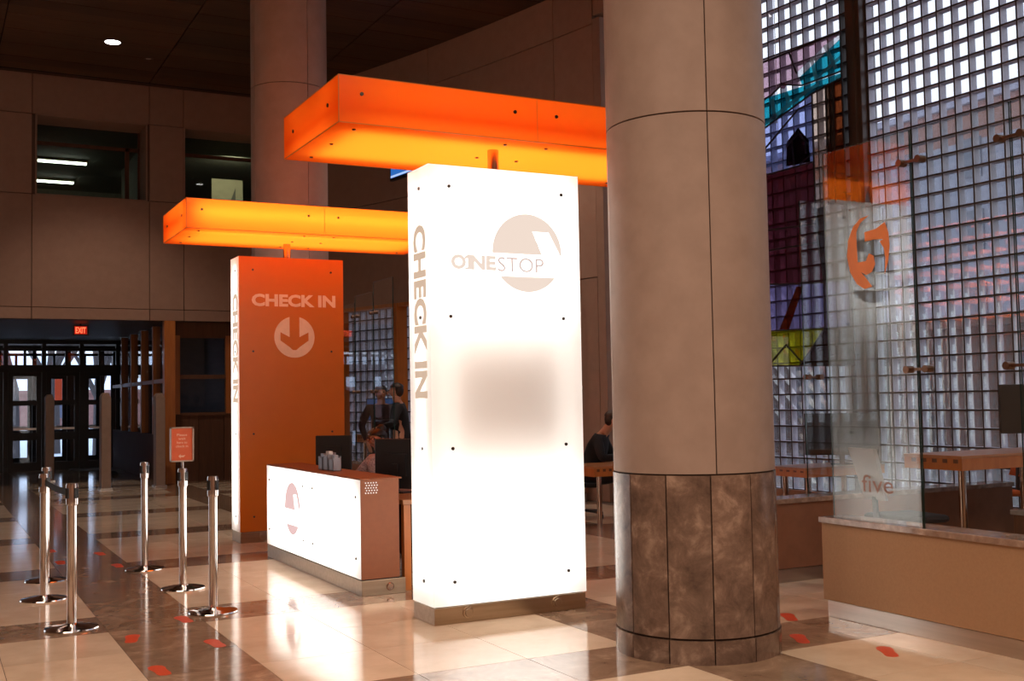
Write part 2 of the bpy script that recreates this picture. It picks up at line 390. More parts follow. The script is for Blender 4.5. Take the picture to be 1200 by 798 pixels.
for x0, x1, y in ((2.2, 3.27, 27.05), (2.3, 3.26, 29.5), (4.45, 4.62, 28.3)):
    t = thing('tube_light', 'long lit fluorescent tube fixture behind the left upper window, %s' % {27.05: 'upper bar', 29.5: 'lower bar', 28.3: 'short bar at the right'}[y], 'light', (x0, y, 7.2), 'office tube lights')
    MB().box(x0, y-.09, 7.14, x1, y+.09, 7.19).build('housing', M['officepanel'], t); MB().box(x0+.02, y-.05, 7.10, x1-.02, y+.05, 7.14).build('tube', M['tube'], t)
t = thing('wall_board', 'beige board with a dark triangular notch behind the right upper window', 'board', (5.98, 26.5, 5.0))
MB().box(5.98, 26.5, 5.0, 6.72, 26.56, 6.9).build('panel', M['officepanel'], t)
MB().prism([(.30,1.0),(.56,1.0),(.56,1.70)], (5.98,26.49,5.0), (1,0,0), (0,0,1), (0,-1,0), .01).build('notch', M['office'], t)
area('board_fill_light', (6.2, 25.2, 7.0), (6.3, 26.5, 6.4), .4, .4, 14, (1, .95, .75))  # added light without a fixture, brightens the beige board
# ---- entrance passage below: dark ceiling, doors, outside
pc = MB().box(-2, 22.86, 3.245, 8.4, 33.6, 3.4).build('ceiling_entrance', M['dark'], kind='structure')
proto = None
for k in range(50):
    if proto is None: proto = o = MB().box(0,0,0,10.2,.15,.025).build('ceiling_slat', M['slat'], pc)
    else: o = proto.copy(); COL.objects.link(o)
    o.location = (-1.9, 22.95+k*.208, 3.22)
MB().box(-2.2, 22.86, 0, -2, 33.6, 3.3).build('wall_entrance_left', M['wainscot'], kind='structure')
MB().box(7.45, 22.9, 0, 7.7, 33.6, 3.3).build('wall_entrance_right', M['wainscot'], kind='structure')
def door(n, x0, x1, y, h=2.42):
    d = struct('door_%d' % n, (x0, y, 0)); s = .115
    MB().box(x0, y-.03, 0, x0+s, y+.03, h).box(x1-s, y-.03, 0, x1, y+.03, h).box(x0+s, y-.03, 0, x1-s, y+.03, .20).box(x0+s, y-.03, h-.10, x1-s, y+.03, h).box(x0+s, y-.03, .74, x1-s, y+.03, .93).box(x0+s, y-.03, 1.60, x1-s, y+.03, 1.72).build('door_frame', M['doorframe'], d)
    for a, b in ((.20,.74),(.93,1.60),(1.72,h-.10)): MB().box(x0+s, y-.006, a, x1-s, y+.006, b).build('pane', M['doorglass'], d)
    MB().bar((x0+.12, y-.09, 1.02), (x1-.12, y-.09, 1.02), .04, .05).build('push_bar', M['steel'], d)
nd = 0; mx = [-1.70, -.83, .02, .88, 1.75, 2.62, 3.50, 4.37]
for y, sh in ((30.0, 0), (33.0, .02)):
    tr = struct('trim_%d' % (1 if y < 31 else 2), (0, y, 0)); f = MB()
    f.box(-2, y-.06, 2.42, 7.45, y+.06, 2.60).box(-2, y-.06, 2.95, 7.45, y+.06, 3.02).box(-2, y-.06, 3.12, 7.45, y+.06, 3.22)
    for i, x in enumerate(mx + [4.70, 5.6, 6.5, 7.4]): f.box(x-.05+sh, y-.07, 0, x+.05+sh, y+.07, 3.2)
    for i in range(7): f.box((mx[i]+mx[i+1])/2-.03+.08*(i%2), y-.05, 2.6, (mx[i]+mx[i+1])/2+.03+.08*(i%2), y+.05, 2.95)
    f.box(4.37, y-.05, 0, 4.7, y+.05, .15).box(4.37, y-.05, .78, 4.7, y+.05, .86).box(4.37, y-.05, 1.66, 4.7, y+.05, 1.74).box(4.7, y-.05, 0, 7.4, y+.05, 1.0)
    f.build('frame', M['doorframe'], tr)
    for i in range(7):
        MB().box(mx[i]+.05, y-.006, 2.6, mx[i+1]-.05, y+.006, 2.95).build('transom_pane', M['doorglass'], tr)
        nd += 1; door(nd, mx[i]+.055+sh, mx[i+1]-.055+sh, y)
    MB().box(4.42, y-.006, .15, 4.65, y+.006, 2.42).build('side_pane', M['doorglass'], tr); MB().box(4.42, y-.006, 2.6, 4.65, y+.006, 2.95).build('side_pane', M['doorglass'], tr)
# ---- wooden glazed partition beside the entrance
p1 = MB().box(4.19, 22.72, 0, 4.40, 22.92, 3.22); p1.build('trim_3', M['wood'], kind='structure')
part = struct('wall_partition_side', (4.3, 23, 0))
MB().box(4.24, 23.0, 0, 4.36, 29.9, .95).build('lower_board', M['wainscot'], part)
for y in (24.2, 25.6, 27.0, 28.4): MB().box(4.22, y-.06, .95, 4.38, y+.06, 3.2).build('post', M['wood'], part)
MB().box(4.23, 23.0, 2.0, 4.37, 29.9, 2.08).build('rail', M['wood'], part)
for y0, y1 in ((22.95,24.14),(24.26,25.54),(25.66,26.94),(27.06,28.34)): MB().box(4.29, y0, .95, 4.31, y1, 3.2).build('pane', M['doorglass'], part)
part = struct('wall_partition_front', (4.4, 23.1, 0))
for k in range(6): MB().box(4.42+k*.51, 23.06+.006*(k%2), 0, 4.92+k*.51, 23.12, 1.36).build('wainscot_board', M['wainscot'], part)
for x in (4.50, 5.52, 6.55, 7.40): MB().box(x-.05, 23.02, 1.36, x+.05, 23.14, 2.95).build('post', M['wood'], part)
MB().box(4.42, 23.03, 2.07, 7.45, 23.13, 2.15).box(4.42, 23.03, 1.33, 7.45, 23.13, 1.39).box(4.42, 23.03, 2.9, 7.45, 23.13, 3.22).build('rail', M['wainscot'], part)
MB().box(4.40, 25.6, 0, 7.45, 25.7, 3.22).build('inner_wall', M['dim'], part)
MB().box(4.37, 23.12, 0, 4.41, 25.7, 3.22).build('inner_side', M['dim'], part)
for x0, x1 in ((4.55,5.47),(5.57,6.50),(6.60,7.35)):
    for z0, z1 in ((1.39,2.07),(2.15,2.9)): MB().box(x0, 23.07, z0, x1, 23.09, z1).build('pane', M['doorglass'], part)
# ---- curved wall: solid part, lower block window, tall block window
A0, A1, A2 = arc_y(14.2), arc_y(22.9), arc_y(15.7)
cw = MB()
cw.sector((CX,CY), RW+.05, RW+.40, A0, A1, 3.36, 7.98, 20)
cw.sector((CX,CY), RW+.05, RW+.40, A0, A2, 0, 3.36, 6)
cw.sector((CX,CY), RW+.05, RW+.40, arc_y(21.4), A1, 0, 3.36, 4)
cw.sector((CX,CY), RW+.05, RW+.40, arc_y(-7, RW), arc_y(3.2), 0, 7.98, 16)
wc = cw.build('wall_curved', M['walljoint'], kind='structure')
aj = [A0, arc_y(15.1), arc_y(18.3), arc_y(21.5), A1]
for i in range(4):
    for z0, z1 in ((3.36,5.3),(5.3,7.235),(7.235,7.92)):
        g = .007/RW
        MB().sector((CX,CY), RW, RW+.06, aj[i]+g, aj[i+1]-g, z0+.007, z1-.007, 8).build('wall_panel', M['wallstone'], wc, smooth=20)
MB().sector((CX,CY), RW, RW+.06, A0+.0003, A2-.0003, 0, 3.35, 6).build('wall_panel', M['wallstone'], wc, smooth=20)
MB().sector((CX,CY), RW, RW+.40, A0-.004, A0, 0, 7.3, 1).build('jamb', M['wallstone'], wc)
MB().sector((CX,CY), RW, RW+.40, arc_y(3.2), A0-.0005, 7.35, 7.97, 20).build('head_beam', M['wallstone'], wc, smooth=20)
# block windows
P = .197; RG = RW + .24; da = P/RG
def block_mesh():
    b = MB(); h = .0885; t = .050
    c = [(-h,-h),(h,-h),(h,h),(-h,h)]
    for i in range(4):
        (y0,z0),(y1,z1) = c[i], c[(i+1)%4]
        b.add([(-t,y0,z0),(-t,y1,z1),(t,y1,z1),(t,y0,z0)], [(0,1,2,3)], 0)
    for sx in (-1, 1):
        vs = []
        for i in range(3):
            for j in range(3): vs.append((sx*(t - (.012 if (i, j) != (1, 1) else 0)), -h+h*i, -h+h*j))
        b.add(vs, [(i*3+j, i*3+3+j, i*3+4+j, i*3+1+j) for i in range(2) for j in range(2)], 1)
    return b
BM = block_mesh()
def block_window(name, a_lo, a_hi, z0, nrow, skip, n_single, single_key):
    w = struct(name, (*arc((a_lo+a_hi)/2, RG), z0))
    nc = int((a_hi-a_lo)/da); cells = [(i, j) for i in range(nc) for j in range(nrow) if not skip(a_lo+(i+.5)*da)]
    def ctr(i, j): x, y = arc(a_lo+(i+.5)*da, RG); return Vector((x, y, z0+(j+.5)*P))
    cells.sort(key=lambda c: single_key(ctr(*c)))
    first = None; rest = MB()
    for k, (i, j) in enumerate(cells):
        a = a_lo+(i+.5)*da; p = ctr(i, j)
        if k < n_single:
            if first is None:
                first = o = BM.build('glass_block', [M['blockside'], M['blockpane']]); o.parent = w; o.data.shade_smooth()
            else: o = first.copy(); COL.objects.link(o)
            o.location = p - w.location; o.rotation_euler = (0, 0, a)
        else:
            ca, sa = math.cos(a), math.sin(a); b0 = len(rest.v)
            rest.v += [(p.x+v[0]*ca-v[1]*sa, p.y+v[0]*sa+v[1]*ca, p.z+v[2]) for v in BM.v]
            rest.f += [tuple(q+b0 for q in f) for f in BM.f]; rest.m += BM.m
    if rest.v: rest.build('far_glass_blocks', [M['blockside'], M['blockpane']], w, kind='stuff')
    g = MB(); n = max(1, nc)
    for j in range(nrow+1): g.sector((CX,CY), RG-.049, RG+.049, a_lo, a_lo+nc*da, z0+j*P-.0095, z0+j*P+.0095, max(2, n//2))
    for i in range(nc+1):
        (x, y) = arc(a_lo+i*da, RG); ca, sa = math.cos(a_lo+i*da), math.sin(a_lo+i*da)
        g.obox((x, y, z0+nrow*P/2), (.049*ca, .049*sa, 0), (-.0085*sa, .0085*ca, 0), (0,0,nrow*P/2))
    g.build('mortar_grid', M['mortar'], w, kind='stuff')
    return w
amul = arc_y(9.52, RG)
def near_key(p):
    d = p - Vector((0,0,1.55)); z = d.dot(Rf); u = abs(d.dot(Rr))/z*1308.77; v = d.dot(Ru)/z*1308.77; ur = d.dot(Rr)/z*1308.77
    hid = u > 606 or abs(v) > 405 or ur < 300
    return (hid, d.length)
w3 = block_window('window_3', arc_y(3.3, RG), A0-.004, .36, 35, lambda a: abs(a-amul) < .0045, 300, near_key)
MB().sector((CX,CY), RG-.12, RG+.12, arc_y(3.25,RG), A0-.004, 0, .36, 20).build('sill', M['wallstone'], w3)
xm, ym = arc(amul, RG); ca, sa = math.cos(amul), math.sin(amul)
mul = MB().obox((xm-.02*ca, ym-.02*sa, 3.67), (.13*ca,.13*sa,0), (-.105*sa,.105*ca,0), (0,0,3.67)); mul.obox((xm-.16*ca, ym-.16*sa, 3.67), (.03*ca,.03*sa,0), (-.05*sa,.05*ca,0), (0,0,3.67)); mul.build('mullion', M['mullion'], w3, bevel=.006)
w4 = block_window('window_4', A2+.002, arc_y(21.3), .36, 15, lambda a: abs(a-arc_y(19.35)) < .004, 0, lambda p: 0)
f = MB(); 
for y, h in ((19.30,.10),(15.78,.06),(20.95,.14)):
    a = arc_y(y); x, yy = arc(a, RW+.12); f.obox((x, yy, 1.68), (.10,0,0), (0,h,0), (0,0,1.68))
f.sector((CX,CY), RW+.02, RW+.25, A2, arc_y(21.4), 3.3, 3.40, 10); f.build('wood_frame', M['wood'], w4)
# ---- outside
MB().box(-60, 34.2, -.35, 60, 110, -.30).build('ground_snow', M['snow'], kind='structure')
MB().box(10.4, -40, -.36, 110, 34.2, -.30).build('ground_paving', M['asphalt'], kind='structure')
def building(label, x0, y0, x1, y1, h, hb, mb_, mt, face, nw, rows, z0):
    b = thing('building', label, 'building', ((x0+x1)/2, (y0+y1)/2, -.3))
    MB().box(x0, y0, -.3, x1, y1, hb).build('lower_wall', M[mb_], b); MB().box(x0+.05, y0+.05, hb, x1-.05, y1-.05, h).build('upper_wall', M[mt], b)
    MB().box(x0-.2, y0-.2, h, x1+.2, y1+.2, h+.3).build('cornice', M[mb_], b)
    proto = None
    for i in range(nw):
        for j in range(rows):
            z = z0 + j*3.3
            if face == 'x': y = y0+(i+.5)*(y1-y0)/nw; c = (x0-.03, y, z)
            else: x = x0+(i+.5)*(x1-x0)/nw; c = (x, y0-.03, z)
            if proto is None: proto = o = (MB().box(-.05,-.6,0,.05,.6,1.8) if face == 'x' else MB().box(-.6,-.05,0,.6,.05,1.8)).build('window', M['farwindow']); o.parent = b
            else: o = proto.copy(); COL.objects.link(o)
            o.location = Vector(c) - b.location
building('grey building with a brick upper storey seen beyond the tall glass block window', 42, 18, 56, 70, 14.6, 12.9, 'greybuilding', 'brick', 'x', 14, 3, 4.6)
building('low dark brown wing close outside the far block window', 8.9, 26, 22, 33, 6.2, 5.4, 'darkbrick', 'darkbrick', 'y', 4, 1, 1.0)
building('low dark brick garden building outside the tall glass block window', 24, 4, 30, 40, 3.2, 2.8, 'darkbrick', 'darkbrick', 'x', 9, 1, .8)
building('lower grey wing seen through the right edge of the glass block window', 38, 2, 54, 17.6, 10.0, 8.6, 'greybuilding', 'brick', 'x', 6, 3, 1.0)
building('brick building across the snow beyond the entrance doors', -40, 104, 34, 112, 2.7, 2.3, 'brick', 'brick', 'y', 14, 1, .6)
def tree(x, y, h, seed, label):
    rd = random.Random(seed); b = MB()
    def grow(p, d, L, r, lev):
        q = p + d*L; b.cyl(p, q, r, r*.7, n=6, caps=False)
        if lev: 
            for k in range(3):
                nd_ = (d + Vector((rd.uniform(-.7,.7), rd.uniform(-.7,.7), rd.uniform(-.1,.5)))).normalized(); grow(q, nd_, L*.68, r*.62, lev-1)
    grow(Vector((x, y, -.3)), Vector((0,0,1)), h*.36, h*.028, 4)
    tag(b.build('bare_tree', M['bark'], loc=(x, y, -.3)), label, 'tree', 'bare trees outside the doors')
tree(2.6, 40, 7, 4, 'bare winter tree nearest the doors, left'); tree(3.9, 43, 7.5, 5, 'slim bare winter tree behind the second door'); tree(6.0, 46, 8, 6, 'bare winter tree right of the doors'); tree(5.3, 41, 6, 8, 'bare winter tree close beyond the right door')
bn = thing('street_banner', 'orange banner on a post seen through the entrance doors', 'banner', (3.78, 40, -.3)); MB().cyl((3.78,40,-.3),(3.78,40,3.1),.04,n=8).build('post', M['bark'], bn); MB().box(3.83,39.98,1.7,4.15,40.02,2.75).build('cloth', M['redsticker'], bn)
tree(1.7, 44, 7, 1, 'bare winter tree seen through the left entrance doors'); tree(4.6, 48, 8, 2, 'bare winter tree seen through the middle entrance doors'); tree(7.4, 50, 8, 3, 'bare winter tree seen through the entrance sidelight')
# ================================================================== round columns
def column(name, label, cx, cy, R, joints, ang0, ang1, group):
    c = thing(name, label, 'column', (cx, cy, 0), group)
    MB().cyl((cx,cy,0), (cx,cy,7.95), R-.02, n=48).build('core', M['joint'], c, smooth=40)
    g = .004/R
    for k in range(12):
        a = ang0 + k*PI/6
        MB().sector((cx,cy), R-.03, R+.006, a+g, a+PI/6-g, 0, joints[0]-.006, 5).build('plinth_stone', M['cladding'], c, smooth=30)
        MB().sector((cx,cy), R-.03, R, a+g, a+PI/6-g, joints[0]+.006, joints[1]-.004, 5).build('marble_panel', M['cladding'], c, smooth=30)
    for j in range(1, len(joints)-1):
        for k in range(4):
            a = ang1 + k*PI/2
            MB().sector((cx,cy), R-.03, R-.004, a+g, a+PI/2-g, joints[j]+.005, joints[j+1]-.005, 14).build('limestone_drum', M['limestone'], c, smooth=30)
    return c
cam_ang = lambda x, y: math.atan2(-y, -x)
for nm, lb, x, y, js in (('round_column', 'near round limestone column on a brown marble base, in front of the right wall', 4.249, 5.673, (.143,1.089,3.225,5.66,7.92)),
                         ('round_column', 'far round limestone column rising behind the orange sign', 4.24, 14.27, (.143,1.089,3.225,5.66,7.92))):
    ca_ = cam_ang(x, y); column(nm, lb, x, y, .5, js, ca_ + math.radians(11), ca_ + math.radians(15.5 if y < 10 else 28.6), 'round columns')
# ================================================================== lit check in signs
def shell(x0, y0, z0, x1, y1, z1, mats, front=0, left=0, right=0, back=0, top=0, bottom=0):
    b = MB()
    V = [(x0,y0,z0),(x1,y0,z0),(x1,y1,z0),(x0,y1,z0),(x0,y0,z1),(x1,y0,z1),(x1,y1,z1),(x0,y1,z1)]
    for f, mi in (((0,3,2,1),bottom),((4,5,6,7),top),((0,1,5,4),front),((1,2,6,5),right),((2,3,7,6),back),((3,0,4,7),left)): b.add([V[i] for i in f], [(0,1,2,3)], mi)
    return b
def screws(parent, pts, nrm, r=.012):
    n = Vector(nrm)
    for p in pts:
        p = Vector(p); MB().cyl(p - n*.002, p + n*.008, r, n=10).build('screw', M['screw'], parent, smooth=40)
def circle_pts(cx, cz, r, n=48): return [(cx+r*math.cos(2*PI*k/n), cz+r*math.sin(2*PI*k/n)) for k in range(n)]
def clip_poly(poly, f):            # keep f>=0
    out = []
    for i in range(len(poly)):
        p, q = poly[i], poly[(i+1)%len(poly)]; a, b = f(p), f(q)
        if a >= 0: out.append(p)
        if (a < 0) != (b < 0): t = a/(a-b); out.append((p[0]+(q[0]-p[0])*t, p[1]+(q[1]-p[1])*t))
    return out
def logo(parent, o, u, nrm, cx, cz, r, cut, low, slash, mat, t=.0015):
    """split disc with a slanted white bar; (a,z) plane coordinates along u"""
    up = clip_poly(circle_pts(cx, cz, r), lambda p: p[1]-cut)
    s = slash      # four corners: top left, top right, lower right (on rim), lower left
    L = lambda a, b: (lambda p: (b[0]-a[0])*(p[1]-a[1]) - (b[1]-a[1])*(p[0]-a[0]))
    left_of = clip_poly(up, L(s[3], s[0])) if L(s[3], s[0])((cx-r*.9, cz)) > 0 else clip_poly(up, lambda p: -L(s[3], s[0])(p))
    sideR = L(s[2], s[1]); right_of = clip_poly(up, (lambda p: -sideR(p)) if sideR((cx-r, cz)) > 0 else sideR)
    mid = clip_poly(clip_poly(clip_poly(up, lambda p: -L(s[3], s[0])(p)), sideR), lambda p: p[1]-s[0][1])
    mb = MB()
    for pl in (left_of, right_of, mid):
        if len(pl) > 2: mb.prism(pl, o, u, (0,0,1), nrm, t)
    low_p = clip_poly(circle_pts(cx, cz, r), lambda p: low-p[1])
    mb.prism(low_p, o, u, (0,0,1), nrm, t)
    return mb.build('logo_disc', mat, parent)
def sign(label, y0, kind):
    x0, x1, y1, zt, zb = 3.112, 4.336, y0+.376, 3.21, .124
    s = thing('check_in_sign', label, 'sign', (x0, y0, 0), 'check in signs')
    MB().box(x0+.004, y0+.004, 0, x1-.004, y1-.004, .117).build('base', M['bronze'], s, bevel=.004)
    MB().box(x0+.02, y0+.02, .115, x1-.02, y1-.02, .126).build('base_gap', M['dark'], s)
    fm = 0 if kind == 'white' else 1
    lb = shell(x0, y0, zb, x1, y1, zt, None, front=fm).build('light_box', [M['signwhite'], M['orangefilm']], s)
    ym = (y0+y1)/2
    if kind == 'white':
        for z0, z1 in ((.20, .98), (2.12, 3.12)): MB().box(x0+.06, ym-.02, z0, x1-.06, ym+.02, z1).build('light_panel', M['signlamp'], lb)
        for xx in (x0+.04, x1-.04): MB().box(xx-.010, ym-.06, 1.0, xx+.010, ym+.06, 2.0).build('edge_lamp', M['signlampdim'], lb)
        MB().box(x0+.12, y0+.135, 1.16, x1-.12, y1-.135, 1.92).build('light_baffle', M['innergrey'], lb)  # unseen box added to dim the middle of the white face
    else:
        MB().box(x0+.05, ym-.08, .2, x0+.075, ym+.08, 3.12).box(x1-.075, ym-.08, .2, x1-.05, ym+.08, 3.12).build('edge_lamp', M['signlampdim'], lb)
    if kind != 'white': MB().box(x0+.10, y1-.10, .25, x1-.10, y1-.085, 3.1).build('light_panel', M['backlamp'], lb); MB().box(x0+.08, y1-.14, .22, x1-.08, y1-.13, 3.13).build('backing_board', M['innergrey'], lb)
    zsc = (3.06, 2.137, 1.21, .287)
    screws(s, [(x, y0, z) for x in (3.269, 4.186) for z in zsc] , (0,-1,0)); screws(s, [(x0, y0+.165, z) for z in zsc], (-1,0,0))
    for x in (3.371, 4.086):
        k = MB().lathe((0,0,0), [(.0,.020),(.027,.020),(.030,.012),(.040,.010),(.043,0)], 20); k.v = [(x+a, y0+.004-c, .068+b) for a, b, c in k.v]; k.build('base_knob', M['bronze'], s, smooth=40)
    # vertical lettering on the narrow end, reading downwards
    text('CHECK IN', 'end_lettering', M['letterfilm'], s, (x0, y0+.285, 2.80), (0,0,-1), (0,-1,0), (-1,0,0), 1.235, .225, .045)
    MB().cyl((3.72, ym, zt+.001), (3.72, ym, 3.394), .042, n=20).build('canopy_post', M['copper'], s, smooth=40)
    return s
s1 = sign('bright white check in sign with a beige split disc logo on its face', 7.13, 'white')
o, u, nn = (0,7.13,0), (1,0,0), (0,-1,0)
logo(s1, o, u, nn, 3.893, 2.612, .287, 2.602, 2.436, [(3.937,2.772),(4.074,2.772),(4.178,2.588),(4.015,2.60)], M['logofilm'])
text('O', 'logo_lettering', M['logofilm'], s1, (3.277,7.13,2.472), u, (0,0,1), nn, .118, .108, .05, .002)
one = MB()
for pl in ([(.022,0),(.044,0),(.044,.108),(.026,.108),(.022,.09)], [(0,.072),(.022,.082),(.026,.108),(.0,.09)], [(0,0),(.062,0),(.062,.014),(0,.014)]): one.prism(pl, (3.386,7.13,2.474), u, (0,0,1), nn, .003)
one.build('logo_numeral', M['logofilm'], s1)
text('NE', 'logo_lettering', M['logofilm'], s1, (3.43,7.13,2.473), u, (0,0,1), nn, .203, .106, .05, .002)
text('STOP', 'logo_lettering', M['logofaint'], s1, (3.648,7.13,2.468), u, (0,0,1), nn, .38, .107, .0, .002)
s2 = sign('tall orange faced check in sign with pale lettering and a down arrow disc', 12.47, 'orange')
o = (0,12.47,0)
text('CHECK IN', 'front_lettering', M['whiteprint'], s2, (3.255,12.47,2.648), u, (0,0,1), nn, .985, .142, .045, .002)
c0 = (3.748, 2.302); r = .236; disc = MB(); cp = circle_pts(*c0, r, 56)
arrow_half = [(.058, r), (.058, -.0), (.15, .045), (.15, -.06), (.0, -.165)]   # right half outline of the dark arrow
# disc minus arrow, as left and right halves plus bottom: build strips
def halfdisc(sgn):
    pts = []
    n = 40
    a_top = math.acos(.058/r)
    for k in range(n+1):
        a = a_top - (a_top + PI/2)*k/n; pts.append((c0[0]+sgn*r*math.cos(a), c0[1]+r*math.sin(a)))
    pts += [(c0[0], c0[1]-.150), (c0[0]+sgn*.02, c0[1]-.150), (c0[0]+sgn*.06, c0[1]-.115), (c0[0]+sgn*.165, c0[1]-.04), (c0[0]+sgn*.165, c0[1]+.055), (c0[0]+sgn*.058, c0[1]+.0)]
    return pts
for sg in (1, -1): disc.prism(halfdisc(sg), o, u, (0,0,1), nn, .002)
disc.build('arrow_disc', M['whiteprint'], s2)
# ================================================================== orange canopies on the signs
def canopy(label, y0, x1, bright):
    x0, y1, z0, z1 = 2.40, y0+1.26, 3.395, 3.71
    c = thing('light_canopy', label, 'canopy', (x0, y0, z0), 'orange light canopies')
    lb = shell(x0, y0, z0, x1, y1, z1, None).build('acrylic_box', M['canopyorange'], c)
    zz = z0 + (.10 if bright == 0 else .15)
    MB().box(x0+.16, y0+.20, zz, x1-.16, y1-.20, zz+.015).build('light_panel', M['canopylamp'], lb)
    if not bright: MB().box(x0+.18, y0+.34, zz+.02, x1-.18, y1-.34, zz+.03).build('upward_baffle', M['paper'], lb)  # unseen board added to hold back the panel's upward light
    if bright: MB().box(x0+.10, y0+.12, z0+.12, x1-.10, y0+.14, z1-.08).build('front_light', M['canopyfront'], lb)
    e = MB(); t = .006
    for (y, z) in ((y0,z0),(y1,z0),(y0,z1),(y1,z1)): e.box(x0-.002, y-t/2, z-t/2, x1+.002, y+t/2, z+t/2)
    for x in (x0, x1):
        for z in (z0, z1): e.box(x-t/2, y0, z-t/2, x+t/2, y1, z+t/2)
        for y in (y0, y1): e.box(x-t/2, y-t/2, z0, x+t/2, y+t/2, z1)
    e.build('edge_seam', M['orangefilm'], c)
    xmid = (x0+x1)/2
    MB().box(xmid+.02, y0-.0008, z0, xmid+.024, y0+.001, z1).build('panel_joint', M['orangefilm'], c)
    xs_ = (x0+.16, xmid-.16, xmid+.18, x1-.16)
    screws(c, [(x, y0, z0+.20) for x in xs_], (0,-1,0), .013)
    screws(c, [(x0, y, z0+.16) for y in (y0+.22, y0+1.02)], (-1,0,0), .013)
    screws(c, [(x, y, z0) for x in xs_ for y in (y0+.16, y0+.63, y0+1.10)], (0,0,-1), .013)
    return c
canopy('orange canopy on the white sign, the nearer and darker of the two', 6.95, 5.35, 0)
canopy('yellow orange canopy on the orange sign, the farther of the two', 11.80, 5.35, 1)
# ================================================================== lit counter
ctr = thing('check_in_counter', 'low check in counter with a lit white front and brown laminate end', 'counter', (3.09, 8.52, 0))
xa, xb, ya, yb, zb, zt = 3.09, 3.415, 8.52, 11.28, .131, .932
lb = shell(xa, ya, zb, xb, yb, zt-.012, None, front=1, right=1, back=1, top=1, bottom=1).build('light_box', [M['signwhite'], M['laminate']], ctr)
MB().box(xa+.2, ya+.1, .2, xa+.22, yb-.1, .86).build('light_panel', M['counterlamp'], lb)
MB().box(xa+.004, ya-.004, zb, xb+.002, ya, zt-.012).build('end_panel', M['laminate'], ctr)
MB().box(xa, ya-.006, zt-.012, xb+.03, yb, zt).build('counter_top', M['laminate'], ctr, bevel=.003)
MB().box(xa+.002, ya-.012, 0, xb+.05, yb, .122).build('base', M['bronze'], ctr, bevel=.003)
MB().box(xa+.02, ya+.0, .12, xb, yb-.02, .132).build('base_gap', M['dark'], ctr)
k = MB().lathe((0,0,0), [(0,.012),(.026,.012),(.032,.006),(.034,0)], 18); k.v = [(3.33+a, ya-.012-c, .062+b) for a, b, c in k.v]; k.build('base_knob', M['copper'], ctr, smooth=40)
vh = MB()
for j in range(5):
    for i in range(5):
        x = 3.133 + i*.0225 + (.008 if j % 2 else 0); z = .897 - j*.0203
        vh.prism([(.0058*math.cos(q*PI/4), .0058*math.sin(q*PI/4)) for q in range(8)], (x, ya-.0042, z), (1,0,0), (0,0,1), (0,-1,0), .001)
vh.build('vent_holes', M['ventglow'], ctr, kind='stuff')
screws(ctr, [(xa, y, z) for y in (11.18, 8.63) for z in (.78, .287)] + [(xa, y, z) for y in (10.05, 9.766) for z in (.781, .286)], (-1,0,0), .010)
logo(ctr, (xa,0,0), (0,-1,0), (-1,0,0), -10.395, .549, .245, .54, .396, [(-10.36,.688),(-10.262,.688),(-10.175,.545),(-10.31,.54)], M['counterlogo'])
text('O1NE', 'logo_lettering', M['logofaint'], ctr, (xa, 10.92, .44), (0,-1,0), (0,0,1), (-1,0,0), .30, .075, .02, .002)
text('STOP', 'logo_lettering', M['logofaint'], ctr, (xa, 10.60, .44), (0,-1,0), (0,0,1), (-1,0,0), .30, .075, -.004, .002)
# desk behind the counter
dk = thing('reception_desk', 'wooden reception desk standing behind the lit counter', 'desk', (3.47, 8.55, 0))
MB().box(3.47, 8.56, .70, 4.10, 11.25, .74).build('desk_top', M['woodx'], dk, bevel=.004)
for x, y in ((3.52,8.62),(4.05,8.62),(3.52,11.19),(4.05,11.19)): MB().box(x-.03, y-.03, 0, x+.03, y+.03, .70).build('leg', M['wood'], dk)
MB().box(3.98, 8.66, .12, 4.0, 11.15, .68).build('modesty_panel', M['dark'], dk)
# ================================================================== monitors
def monitor(label, loc, rz, w, h, zc, tilt=0.0, screen=None, depth=.035, group='computer monitors'):
    """loc is the foot point on its desk; screen side faces local -Y"""
    t = thing('monitor', label, 'monitor', loc, group); L = Vector(loc)
    def T(mb): mb.v = [tuple(Vector(v)+L) for v in mb.v]; return mb
    T(MB().box(-.12,-.08,0,.12,.08,.012)).build('stand_foot', M['blackplastic'], t)
    T(MB().box(-.03,.02,.01,.03,.05,zc)).build('stand_neck', M['blackplastic'], t)
    b = T(MB().box(-w/2,-.02,zc-h/2,w/2,-.02+depth,zc+h/2)).build('screen_body', M['blackplastic'], t, bevel=.008)
    T(MB().box(-w/2+.012,-.022,zc-h/2+.014,w/2-.012,-.0195,zc+h/2-.012)).build('screen', M[screen or 'dark'], b)
    T(MB().box(-w*.22,-.02+depth,zc-h*.25,w*.22,.035,zc+h*.2)).build('rear_bulge', M['blackplastic'], b)
    t.rotation_euler = (0,0,rz); return t
monitor('large black monitor on the reception desk, hiding the seated woman', (3.72, 9.28, .74), math.radians(118), .52, .44, .255)
monitor('small black monitor at the far end of the reception desk before the orange sign', (3.70, 10.98, .74), math.radians(142), .38, .36, .29)
